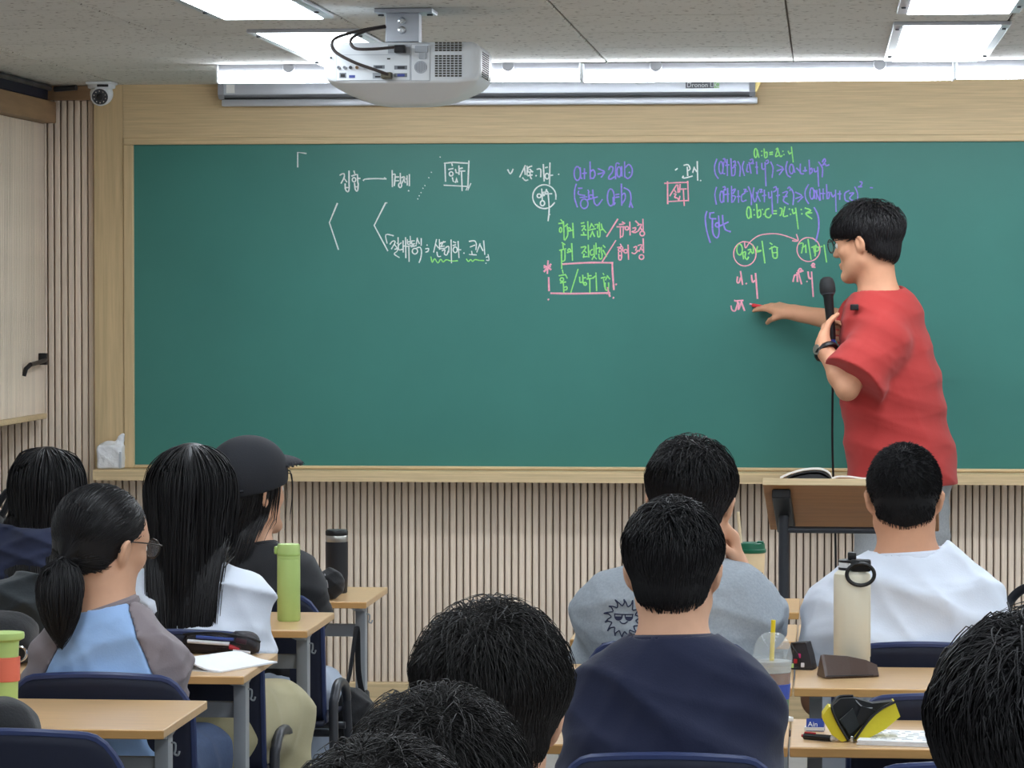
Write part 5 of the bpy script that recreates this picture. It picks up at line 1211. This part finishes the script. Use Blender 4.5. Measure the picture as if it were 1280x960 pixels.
f = Soft((-.14,-.1,0),(.16,.1,.12),.006); f.boxs((.02,0,.022),(.09,.07,max(.022,z1/2)),.018).half((0,0,.002),(0,0,-1)); f.build('bag_body','leather_black',b)
MB().tube([(-.02,-.03,.02),(-.055,-.02,.05),(-.052,0,.082),(-.02,.0,.112),(.02,0,.112),(.05,0,.08),(.05,0,.02)],.018,8,smooth=5,flat=.35).build('loop_handle','leather_black',b,True)

# ------------------------------------------------------------------ the teacher at the board
YT = 11.33
hd = Head(at(1083,304,YT),1.20,-.14,.04,1.06)
P = dict(N=at(1098,374,YT),SL=at(1101,426,11.19),SR=at(1118,412,11.49),head=hd,bw=1.06,ar=.95,neck=.060,sq=.80,boxy=.045,inf=.020,fold=.0048,coll=.006,cuff=.092,sh=.0055,hs=1.0,pinf=.022,lw=1.08)
fw = unit(V(-.82,.57,0)); P['fw'] = fw; P['rt'] = V(fw[1],-fw[0],0)
P['Pv'] = V(at(1128,585,YT)[0],YT+.01,.95)
P['EL'] = at(1059,486,11.10); P['WL'] = at(1029,432,11.20); P['ER'] = at(1064,404,11.66); P['WR'] = at(994,391,11.785)
P['handL'] = dict(d=V(.10,.85,.42),pn=V(1,-.05,.05),curl=.98,thumb=.30)
P['handR'] = dict(d=V(-.83,.50,.20),pn=V(-.10,.35,-.90),curl=.20,thumb=.42,tl=(.30,-.45),spread=-.25)
P['KL'] = V(at(1100,740,11.25)[0],11.22,.50); P['KR'] = V(at(1158,740,11.4)[0],11.40,.50)
P['AL'] = V(at(1094,860,11.25)[0],11.24,.09); P['AR'] = V(at(1172,860,11.4)[0],11.42,.09); P['footL'] = V(-.9,.4,0); P['footR'] = V(-.75,.6,0)
hem = float(at(1150,606,YT)[2])
tt,tsh,tb = build_person(P,'person in a red shirt writing on the chalkboard and speaking into a microphone',dict(skin='skin_tan',shirt='tee_red',trousers='sweat_grey',shoe='sole'),
    dict(kind='short',M=4600,length=.115,lift=.014,rad=.0013,messy=.05,whorl=(0,-.045,.122),droop=.9,clumps=.5,thick=.006,fringe=.030,side=.018,tab=(.052,.050,.044,.030,.020,-.008,-.040,-.060)),41,h=.0048,sleeve=.80,hem=hem)
glasses(hd,tt,tb,r=.023)
# watch, beaded bracelet, necklace, clip microphone
wa = unit(P['EL']-P['WL']); wc = P['WL']+wa*.022
w = ring_mesh(wc-tb,wa,.034,.031,V(1,0,0),.0095,flat=1.6).build('watch','black_plastic',tt,True); w['label'] = 'black wrist watch'
fc = wc+unit(V(-.75,-.6,.1))*.036; MB().lathe([(.017,-.005),(.018,0),(.017,.006),(.010,.0065)],18,fc-tb,unit(V(-.75,-.6,.1))).build('watch_face','brushed',w,True)
nk = unit(hd.p(0,-.02,-.05)-P['N']+V(0,0,.02)); ring_mesh(P['N']+nk*.040-tb,nk,.064,.066,fw,.0014).build('necklace','brass',tt,True)
cm = at(1068,384,11.19); MB().bbox(cm-tb-V(.014,.01,.010),cm-tb+V(.014,.01,.010),.004).build('clip_microphone','black_plastic',tt)
# hand-held microphone
mtop = at(1033,346,11.275); mbot = at(1041,432,11.255); ax = unit(mtop-mbot); ml = float(np.linalg.norm(mtop-mbot))
mic = thing('microphone','black hand-held microphone with trailing cable held by the teacher','microphone',mbot)
fzz = lambda prof: MB().lathe(prof,22,(0,0,0),ax)
fzz([(.0115,.02),(.0130,.03),(.0165,ml*.70),(.0205,ml*.745),(.0205,ml*.755)]).build('handle','black_plastic',mic,True)
fzz([(.0235,ml*.755),(.0262,ml*.78),(.0268,ml*.83),(.0258,ml*.90),(.021,ml*.965),(.012,ml*.995),(.002,ml)]).build('grille','rubber',mic,True)
fzz([(.0212,ml*.742),(.0240,ml*.748),(.0240,ml*.765),(.0212,ml*.77)]).build('grille_ring','dark_steel',mic,True)
mat('plug_blue',(40,60,160),.4); fzz([(.0095,-.018),(.0100,0),(.0108,.022)]).build('plug','plug_blue',mic,True)
L0 = -mbot; fl = V(at(1045,700,11.3)[0],11.30,.008)
MB().tube([-ax*.016,at(1041,470,11.27)-mbot,at(1040.5,560,11.28)-mbot,at(1044,660,11.29)-mbot,at(1046,800,11.3)-mbot,at(1050,900,11.3)-mbot,fl-mbot+V(.03,0,0),fl-mbot+V(.3,.05,0),fl-mbot+V(.7,.02,0)],.0038,8,smooth=6).build('cable','black_plastic',mic,True)
# the chalk in the writing hand
ck = at(946,383,YB-.020); mat('chalk_red',(222,60,66),.8); ch = thing('chalk_stick','red chalk stick held against the board by the teacher','chalk',ck)
MB().tube([(-.014,.017,.004),(.034,-.022,-.004)],.0066,10).build('chalk_body','chalk_red',ch,True)
# ================================================================== chalk writing, traced as strokes on the board
mat('chalk_white',(224,232,230),0.95,noise=.12,nscale=140); mat('chalk_green',(150,226,130),0.95,noise=.12,nscale=140)
mat('chalk_pink',(238,168,186),0.95,noise=.12,nscale=140); mat('chalk_violet',(150,136,226),0.95,noise=.12,nscale=140)
def circ(cx,cy,rx,ry=None,a0=-70,a1=290): ry = ry or rx; return [(cx+rx*math.cos(math.radians(a)),cy+ry*math.sin(math.radians(a))) for a in np.linspace(a0,a1,13)]
def dot(x,y): return [(x-2,y-1),(x+2,y+2)]
def write(label, material, org, sc, strokes, wpx=1.15, curve=True):
    mb = MB(); k = YB/F
    for s in strokes:
        pts = [at(org[0]+x/sc, org[1]+y/sc, YB-.0009)-V(0,YB,0) for x,y in s]
        if len(pts) > 2 and curve: pts = crom(np.array(pts),4)
        pts = np.asarray(pts); d = np.gradient(pts,axis=0); d /= np.linalg.norm(d,axis=1)[:,None]+1e-9
        nrm = np.c_[-d[:,2],0*d[:,0],d[:,0]]; n = len(pts); w = 1.25*wpx*k*(.85+.3*RNG.random(n))[:,None]*.62
        a = pts+nrm*w; b = pts-nrm*w; e0 = d[0]*w[0]*.6; e1 = d[-1]*w[-1]*.6; a[0]-=e0; b[0]-=e0; a[-1]+=e1; b[-1]+=e1
        up = V(0,-.0012,0); m2 = pts+up
        v = np.concatenate([a,m2,b]); f = []
        for i in range(n-1): f += [(i,i+1,n+i+1,n+i),(n+i,n+i+1,2*n+i+1,2*n+i),(2*n+i,2*n+i+1,i+1,i)]
        f += [(0,n,2*n),(n-1,3*n-1,2*n-1)]
        mb.add(v,f)
    o = mb.build('chalk_writing',material,bb); o['label'] = label; return o
o1,s1 = (410,190),6.4
write('white chalk Hangul word on the left of the board','chalk_white',o1,s1,[
 [(95,185),(125,172),(130,200),(105,250)],[(125,205),(150,240)],[(168,152),(168,270)],[(137,255),(140,300),(158,318),(168,300),(170,265)],[(140,285),(165,285)],
 [(208,152),(213,172)],[(190,192),(225,180)],circ(208,222,14,17),[(235,180),(238,250)],[(238,210),(256,212)],[(212,250),(218,300),(236,310),(242,250)],[(215,280),(240,278)]])
write('white chalk arrow','chalk_white',o1,s1,[[(283,227),(300,217),(380,213),(465,216)],[(450,206),(465,216)]])
write('second white chalk Hangul word after the arrow','chalk_white',o1,s1,[[(513,148),(515,278)],[(515,180),(535,178),(537,200),(530,270)],[(540,200),(565,200)],[(540,230),(565,230)],[(578,170),(580,240)],circ(577,266,12,18),
 [(590,205),(612,200),(592,250)],[(605,215),(618,245)],[(622,215),(632,215)],[(632,190),(634,265)],[(651,180),(651,270)],dot(645,310)])
write('dotted white chalk line','chalk_white',o1,s1,[dot(x,y) for x,y in ((897,40),(827,162),(806,205),(745,325),(730,350),(718,375),(775,268),(760,290))],.8)
write('white chalk box around a Hangul word','chalk_white',o1,s1,[[(930,90),(1000,83),(1115,90)],[(935,90),(940,235)],[(1127,72),(1118,285)],[(928,266),(1110,275)],[(1105,305),(1120,262),(1118,308),(1142,252)],
 [(990,92),(995,110)],[(965,140),(1000,132)],circ(985,175,15,17),[(1047,110),(1048,180)],[(1048,135),(1075,128)],[(995,205),(1002,235),(1020,245),(1030,205),(1035,240)],[(1020,140),(1025,165),(1042,168)],[(1055,152),(1095,152)],[(1068,155),(1073,310)]],1.15,False)
o2,s2 = (340,170),4.267
write('white chalk corner mark','chalk_white',o2,s2,[[(137,165),(137,87),(182,93)]],1.2,False)
write('white chalk angle bracket','chalk_white',o2,s2,[[(348,360),(306,462),(354,605)]],1.2,False)
write('second white chalk angle bracket','chalk_white',o2,s2,[[(613,357),(606,356),(545,477),(617,612)]],1.2,False)
o3,s3 = (470,280),8.533
write('white chalk Hangul line in the lower left','chalk_white',o3,s3,[[(118,205),(105,115),(185,125)],
 [(150,215),(175,185),(205,190),(165,265)],[(195,215),(225,255)],[(235,145),(237,250)],[(222,205),(235,205)],[(200,270),(230,265),(225,290),(195,320),(248,358)],
 [(270,200),(240,230),(245,275),(280,270)],[(288,180),(290,300)],[(315,145),(318,360)],[(290,235),(315,235)],
 [(335,165),(338,215),(365,210)],[(365,130),(368,210)],[(338,190),(365,190)],[(325,240),(400,225)],[(350,240),(353,400)],
 [(380,180),(410,180)],[(382,180),(382,212),(412,210)],[(375,245),(430,230)],circ(415,290,28,30),[(440,150),(430,215)],[(440,160),(462,210)],[(482,155),(482,230)],[(435,255),(470,250),(485,290),(478,360),(460,410)],
 dot(545,225),[(530,265),(560,262),(555,290),(530,300)],
 [(645,165),(615,300)],[(635,215),(665,255)],[(675,165),(678,270)],[(678,215),(700,200)],[(650,300),(660,345),(690,345)],
 [(720,185),(690,245)],[(690,200),(740,190)],[(700,240),(730,235)],[(680,265),(740,258)],[(705,285),(735,275),(730,320),(755,330),(770,290)],[(745,250),(775,240),(775,300)],[(800,170),(805,415)],
 [(825,190),(850,200)],[(820,230),(850,222)],circ(845,275,22,30),[(875,185),(885,360)],[(885,275),(905,275)],dot(938,310),
 [(995,185),(1050,180),(1070,215),(1065,275)],[(1005,245),(1055,225)],[(1020,290),(1025,325)],[(995,325),(1070,330)],[(1110,210),(1075,300)],[(1105,215),(1140,285)],[(1148,180),(1160,325)],
 [(1195,325),(1205,385),(1180,385)],[(1175,355),(1195,350)],dot(1173,418)],1.0)
write('light green chalk wavy underlines','chalk_green',o3,s3,[[(585,350),(600,410),(625,370),(660,415),(690,375),(715,405),(750,382),(800,395),(870,393)],[(965,375),(985,400),(1010,380),(1030,400),(1055,380),(1100,388),(1150,390)]],1.0)
o4,s4 = (630,195),7.53
write('white chalk tick and Hangul heading','chalk_white',o4,s4,[[(35,130),(60,168),(85,125)],[(200,90),(148,198)],[(193,105),(200,175)],[(217,95),(217,180)],[(175,205),(200,230),(225,225)],
 [(262,95),(228,110),(228,150),(264,145)],[(242,125),(270,150)],[(225,185),(265,178)],[(245,160),(250,200),(260,215)],dot(302,185),[(310,125),(345,125),(345,195)],[(370,80),(378,235)],[(390,110),(408,105)],circ(405,190,18,26),[(432,65),(428,265)],[(430,185),(458,180)],dot(515,172)])
write('violet chalk inequality','chalk_violet',o4,s4,[circ(690,165,30,65),[(718,110),(720,200),(735,210)],[(738,165),(775,160)],[(757,120),(757,215)],[(810,55),(812,215)],[(812,150),(840,130),(857,170),(840,210),(812,205)],
 [(885,120),(945,150),(885,170)],[(945,158),(915,200)],[(985,130),(1000,100),(1025,110),(1020,150),(990,190),(985,215),(1010,215),(1040,195)],[(1050,215),(1055,75),(1085,75)],circ(1082,150,20,48),[(1107,100),(1110,190)],[(1135,55),(1137,200)],[(1140,110),(1175,80),(1205,120),(1200,180),(1165,212),(1137,190)],dot(1180,155)],1.25)
write('violet chalk condition in brackets','chalk_violet',o4,s4,[[(680,265),(665,320),(665,400),(690,480)],[(700,305),(735,303)],[(702,330),(700,360),(760,372)],circ(755,450,35,45),[(715,392),(780,385)],[(790,320),(800,340)],[(795,345),(797,400)],circ(818,385,18),[(835,320),(840,385)],[(780,415),(880,385)],[(845,390),(850,440),(880,465),(925,410)],
 circ(1005,390,32,80),[(1027,390),(1030,460),(1045,440)],[(1050,365),(1082,360)],[(1050,390),(1082,385)],[(1105,265),(1108,465)],[(1108,370),(1135,350),(1140,400),(1110,450)],[(1130,300),(1180,330),(1195,400),(1180,480)],[(1190,430),(1210,485)]],1.2)
write('white chalk circle around a Hangul word','chalk_white',o4,s4,[circ(380,383,110,112,30,372),circ(330,375,18),[(355,310),(360,410)],[(360,345),(380,340)],[(360,375),(380,370)],circ(362,445,20,24),[(400,315),(390,345)],[(400,325),(415,345)],[(365,358),(450,355)],[(415,358),(425,500),(415,610)],dot(430,550)])
o5,s5 = (670,265),8.347
write('first green chalk Hangul line','chalk_green',o5,s5,[[(258,80),(275,100)],[(237,120),(285,115)],circ(256,188,12,25),[(285,100),(290,190),(292,290)],[(290,160),(330,125)],[(325,150),(330,240),(300,295)],circ(345,180,14),[(330,205),(375,192)],[(383,118),(390,268)],
 [(470,118),(500,112)],[(475,150),(510,145),(480,195)],[(495,170),(520,190)],[(495,210),(500,240)],[(470,240),(525,240)],[(540,100),(545,285)],[(580,120),(560,170)],[(580,130),(605,160)],[(550,190),(620,175)],[(590,200),(565,260)],[(590,215),(610,255)],
 [(615,135),(645,130),(640,170)],[(660,110),(662,190)],[(640,200),(645,255),(665,255),(668,200)],[(680,125),(690,170)],[(670,190),(700,180)],[(700,180),(730,215)]])
write('second green chalk Hangul line','chalk_green',o5,s5,[[(270,320),(300,340)],[(245,400),(310,385)],[(280,340),(285,390)],[(265,400),(268,590)],[(300,400),(300,500),(270,515)],circ(345,400,14),[(325,425),(370,410)],[(372,330),(380,505)],
 [(470,370),(520,365),(480,430)],[(500,400),(525,425)],[(490,470),(535,465)],[(500,440),(495,475)],[(545,345),(550,470)],[(590,390),(565,410),(575,450),(600,440)],[(605,350),(608,460)],[(625,325),(628,440)],[(610,450),(585,495)],[(605,465),(630,490)],
 [(640,380),(665,375),(660,420)],[(682,370),(684,430)],[(655,440),(660,485),(685,485),(690,435)],[(700,350),(720,370)],[(700,400),(735,465)]])
write('pink chalk slashes and Hangul notes','chalk_pink',o5,s5,[[(852,75),(738,255)],[(832,298),(690,520)],
 [(900,105),(925,120)],[(845,155),(930,155)],[(870,130),(910,128)],[(880,160),(880,270)],[(910,165),(905,250),(880,255)],circ(948,170,18),[(978,105),(982,240)],[(1010,170),(1040,165),(1030,195),(1000,205),(1030,215),(1055,205)],[(1040,95),(1075,130)],[(1060,140),(1100,130),(1065,200)],[(1085,160),(1105,190)],[(1115,75),(1118,200)],circ(1108,225,24),
 [(880,335),(890,355)],[(850,370),(900,362)],circ(875,395,16),[(860,420),(865,495),(890,490),(892,420)],[(862,455),(890,455)],[(905,370),(905,410)],circ(935,410,18),[(960,345),(965,495)],[(1020,370),(1050,360),(1040,400)],[(1000,425),(1030,435),(1065,400)],[(1065,350),(1105,345),(1075,410)],[(1090,370),(1110,400)],[(1118,280),(1122,425)],circ(1100,470,24)])
write('pink chalk frame with a star','chalk_pink',o5,s5,[[(275,545),(420,535),(600,528),(800,530)],[(795,530),(800,650),(812,810)],[(155,848),(400,852),(760,845)],[(132,685),(135,820)],dot(128,912),dot(808,895),[(125,510),(118,640)],[(85,560),(155,600)],[(155,545),(85,620)],[(85,580),(150,570)],[(750,790),(755,830),(770,880)],[(740,850),(770,845)],dot(835,755)],1.5)
write('third green chalk Hangul line inside the pink frame','chalk_green',o5,s5,[[(275,605),(282,640)],[(240,665),(300,655)],circ(270,705,18),[(305,650),(325,690)],[(255,740),(310,730)],[(285,740),(290,840)],[(290,790),(320,780),(320,810),(290,815)],[(438,598),(360,850)],
 [(455,680),(460,735),(490,725)],[(487,660),(490,740)],[(490,690),(520,685)],circ(512,750,14),[(540,640),(545,690)],[(545,665),(575,665)],[(530,700),(600,690)],[(560,700),(562,845)],[(590,690),(620,670)],[(625,635),(632,820)],[(700,640),(708,655)],[(680,690),(720,680)],[(705,700),(715,780)],[(745,665),(725,710)],[(745,670),(770,700)],[(720,740),(725,810),(755,805),(757,740)]])
o6,s6 = (825,175),8.533; o7,s7 = (960,175),8.533; o8,s8 = (870,225),7.111; o9,s9 = (900,280),8.0
write('white chalk Hangul name beside the violet formula','chalk_white',o6,s6,[[(165,320),(185,305)],[(255,270),(300,265),(320,310),(290,330)],[(290,290),(295,380)],[(250,385),(240,400),(270,405),(345,385)],[(365,290),(350,345)],[(365,300),(390,335)],[(397,230),(402,430)],dot(433,432)])
write('pink chalk box around a Hangul word','chalk_pink',o6,s6,[[(50,462),(180,455),(300,452)],[(80,445),(82,680)],[(295,440),(303,650)],[(82,657),(300,645)],[(175,480),(105,595)],[(150,530),(170,560)],[(190,480),(192,560)],[(215,475),(207,555)],[(190,525),(280,522)],[(150,575),(170,580),(155,610),(185,620),(200,640),(212,600)],[(248,520),(258,700)]])
write('green chalk ratio above the violet formula','chalk_green',o6,s6,[circ(1020,140,16,48),[(1037,110),(1055,185)],dot(1085,120),dot(1085,165),[(1110,95),(1115,180)],[(1115,140),(1140,130),(1140,180),(1120,190)],[(1170,135),(1200,130)],[(1170,155),(1200,152)],
 [(1237,100),(1257,90),(1232,175),(1262,165)],[(1257,95),(1282,175),(1302,165)],dot(1310,120),dot(1322,155),[(1367,120),(1382,150),(1397,135)],[(1402,75),(1420,235)]])
write('first violet chalk formula','chalk_violet',o6,s6,[[(605,205),(582,280),(590,360),(620,410)],circ(650,295,22,65),[(682,235),(668,345),(690,360)],[(675,205),(690,200),(695,225),(710,245)],[(700,270),(735,265)],[(715,210),(718,380)],[(755,200),(765,380)],[(770,300),(800,290),(795,370),(765,380)],[(780,235),(800,225),(800,260),(785,275),(810,270)],[(830,230),(855,290),(850,385)],[(895,230),(878,290),(900,380)],
 [(935,260),(925,330),(945,340)],[(950,240),(970,355)],[(960,215),(985,205),(990,235),(965,250),(1000,250)],[(1018,290),(1042,290)],[(1028,235),(1035,360)],[(1085,250),(1090,310),(1120,305)],[(1120,240),(1130,490)],[(1130,225),(1150,215),(1155,240),(1135,255)],[(1180,235),(1205,300),(1195,400)]]+
 [[(x+1152,y) for x,y in s] for s in ([(95,265),(160,300),(95,330)],[(165,310),(120,370)],[(205,230),(190,300),(205,370),(238,395)],circ(250,310,22,50),[(272,290),(285,345)],[(305,300),(345,340)],[(345,255),(345,350),(380,360)],[(375,330),(412,325)],[(395,290),(397,335)],[(438,215),(445,365)],[(445,320),(465,300),(470,340),(445,362)],[(490,305),(500,340),(525,330)],[(530,290),(540,495)],[(540,235),(580,300),(578,395)],[(580,235),(600,200),(612,225),(580,270),(610,255),(620,275),(650,265)])],1.2)
write('second violet chalk formula','chalk_violet',o8,s8,[[(182,65),(167,130),(180,215)],circ(228,150,16,50),[(246,100),(247,195)],[(240,65),(255,60),(258,80),(245,90),(265,85)],[(255,130),(290,125)],[(280,75),(283,195)],[(315,55),(318,200)],[(320,95),(350,80),(330,120)],[(325,140),(350,150),(330,195)],[(375,95),(378,200)],[(365,148),(390,146)],[(435,115),(405,140),(410,190),(445,180)],[(425,85),(445,85),(430,105),(458,100)],[(465,60),(490,130),(492,220)],[(515,70),(505,140),(520,195)],
 [(555,95),(530,190)],[(535,110),(570,190)],[(565,85),(585,85),(570,110),(590,105)],[(590,140),(620,135)],[(607,90),(608,195)],[(645,110),(650,160),(670,150)],[(672,100),(680,300)],[(690,70),(710,60),(712,90),(690,105)],[(715,140),(742,135)],[(727,75),(725,205)],[(770,115),(815,105),(775,180),(820,215)],[(775,150),(810,145)],[(815,75),(830,62),(838,80),(835,95)],[(848,80),(868,130),(862,220)],[(885,110),(940,140),(885,165)],[(950,150),(905,195)],
 [(1000,40),(970,100),(975,165),(1000,210)],circ(1030,120,18,50),[(1050,90),(1055,165)],[(1075,90),(1070,170)],[(1060,95),(1100,180)],[(1097,80),(1105,180)],[(1110,120),(1145,120)],[(1130,80),(1130,170)],[(1160,40),(1165,165)],[(1165,120),(1185,110),(1180,160),(1165,165)],[(1200,110),(1215,150),(1235,130)],[(1240,90),(1245,280)]],1.15)
write('end of the second violet chalk formula','chalk_violet',o7,s7,[[(745,575),(778,575)],[(765,545),(765,635)],[(865,540),(820,570),(825,640),(860,655)],[(870,570),(915,565),(870,620),(930,660)],[(925,500),(955,570),(955,650)],[(980,445),(1005,455),(985,490),(960,500),(1000,498)],[(1090,508),(1115,510)]],1.15)
write('green chalk ratio of three letters','chalk_green',o8,s8,[circ(468,290,18,52),[(486,260),(492,335)],dot(515,265),dot(518,310),[(538,215),(548,335)],[(548,280),(570,265),(575,315),(555,335)],dot(590,262),dot(602,305),[(650,255),(620,270),(618,320),(650,335),(668,310)],[(690,275),(715,275)],[(690,300),(715,298)],[(745,250),(765,260),(755,310),(745,315)],[(790,240),(775,320),(815,318)],dot(830,258),dot(840,305),[(855,260),(865,300),(885,285)],[(885,250),(908,435)],dot(935,262),dot(940,300),[(970,250),(1020,270),(975,300),(1030,345)],[(985,295),(1030,292)]],1.2)
write('violet chalk brackets with Hangul note','chalk_violet',o8,s8,[[(95,280),(82,340),(95,450),(125,555)],[(120,295),(160,290)],[(125,300),(125,340),(175,345)],[(145,350),(150,470),(185,515),(205,470),(200,390)],[(200,320),(205,400)],circ(190,400,18),[(235,315),(240,390)],[(210,410),(285,375)],[(245,390),(260,440),(305,460)]],1.3)
write('violet chalk closing bracket','chalk_violet',o8,s8,[[(1050,245),(1085,320),(1090,430),(1065,545)]],1.3)
write('pink chalk circles joined by an arrow','chalk_pink',o9,s9,[circ(248,298,112,122),circ(885,255,115,120),[(245,180),(255,240),(300,180),(380,120),(470,100),(580,100),(690,130),(780,168)],[(765,105),(780,168),(725,168)]],1.0)
write('green chalk Hangul words in and beside the left circle','chalk_green',o9,s9,[circ(195,255,28,55),[(225,290),(235,350)],[(225,290),(255,280),(250,330),(270,355),(285,330)],[(280,260),(310,255),(285,300)],[(305,270),(325,295)],[(330,210),(335,290)],[(375,225),(365,260)],[(365,270),(410,265)],[(360,285),(405,272)],[(420,172),(448,390)],[(500,190),(520,205)],[(495,250),(545,225)],[(515,230),(530,330)],[(545,225),(575,240)],[(570,250),(570,335),(535,340)],[(530,290),(565,285)]],1.15)
write('green chalk Hangul word in the right circle','chalk_green',o9,s9,[[(790,200),(830,195),(815,290)],[(820,240),(850,220)],[(855,210),(860,285)],[(880,155),(910,355)],[(915,235),(960,215)],[(935,240),(945,290)],[(960,210),(950,320)],circ(965,250,22),[(990,230),(1020,225)],[(1040,210),(1065,380)]],1.15)
write('pink chalk letters under the left circle','chalk_pink',o9,s9,[[(175,530),(170,580),(190,585),(205,540)],[(205,475),(225,605)],dot(262,595),[(315,515),(325,580),(350,565)],[(355,495),(375,745)]],1.35)
write('pink chalk squared letters','chalk_pink',o9,s9,[[(730,575),(745,515),(765,510)],[(770,485),(775,575)],[(782,480),(815,600)],[(780,470),(800,445),(815,460),(795,480),(830,468)],dot(870,575),[(880,480),(890,540),(915,545)],[(915,480),(932,725)],[(915,415),(930,395),(945,410),(920,430),(950,432)]],1.35)
write('pink chalk number being written','chalk_pink',o9,s9,[[(110,820),(120,860),(150,870),(165,830),(175,780),(145,765)],[(150,770),(230,765)],[(187,790),(182,855)],[(215,780),(190,850)],[(217,790),(245,865)],[(300,800),(318,802)]],1.3)
# ------------------------------------------------------------------ sun print on the grey shirt, laid onto the cloth by ray
mat('print_navy',(44,50,78),0.8)
def shirt_print():
    dg = bpy.context.evaluated_depsgraph_get(); me = gshirt.data; from mathutils.bvhtree import BVHTree
    bv = BVHTree.FromPolygons([v.co.copy() for v in me.vertices],[tuple(p.vertices) for p in me.polygons])
    o0,sc0 = (740,730),10.66
    def onto(x,y):
        q = at(o0[0]+x/sc0,o0[1]+y/sc0,PG['N'][1])          # pixel column and height on the back
        hit = bv.ray_cast(Vector((q[0]-gbase[0],-1.0,q[2])),Vector((0,1,0)))
        return None if hit[0] is None else np.array(hit[0])+V(0,-.0012,0)
    cx,cy = 455,405
    strokes = []; pts = []
    n = 14
    for i in range(n):                                    # wavy rays, base-tip-base
        a = math.radians(i*360/n-95); a2 = math.radians((i+.5)*360/n-95)
        r0,r1 = 165,272*(1 if i%2 else .93)
        b = a+.16
        strokes.append([(cx+r0*math.cos(a),cy+r0*math.sin(a)),(cx+(r0+50)*math.cos(a+.14),cy+(r0+50)*math.sin(a+.14)),(cx+r1*math.cos(a+.10),cy+r1*math.sin(a+.10)),(cx+(r0+45)*math.cos(a+.26),cy+(r0+45)*math.sin(a+.26)),(cx+r0*math.cos(a+.42),cy+r0*math.sin(a+.42))])
    strokes += [[(330,345),(455,352),(585,348)],[(405,440),(430,462),(455,467),(480,462),(510,438)]]
    for ex in (385,525):
        strokes += [[(ex-50,352),(ex-45,395),(ex-20,422),(ex+20,422),(ex+45,395),(ex+50,352)],[(ex-40,385),(ex+40,385)],[(ex-38,396),(ex+38,396)],[(ex-30,408),(ex+30,408)],[(ex-20,417),(ex+20,417)]]
    strokes += [[(165,745),(300,720),(420,718),(530,735)],[(165,745),(190,860)],[(190,860),(215,850),(240,780),(262,745)],[(180,760),(240,755)],[(180,775),(235,772)],[(185,790),(228,792)],[(188,810),(222,815)],[(190,835),(215,838)],[(262,745),(330,765),(365,805)],[(300,735),(420,735),(530,745)],[(350,760),(420,750)],[(255,775),(290,820)]]
    mb = MB()
    for s in strokes:
        p3 = [onto(x,y) for x,y in (crom(np.array([(a,b,0) for a,b in s],float),5)[:,:2] if len(s)>1 else s)]
        p3 = [p for p in p3 if p is not None]
        if len(p3) > 1: mb.tube(p3,.0014,5)
    o = mb.build('sun_print','print_navy',gshirt); o['label'] = 'navy line print of a smiling sun in sunglasses'
shirt_print()
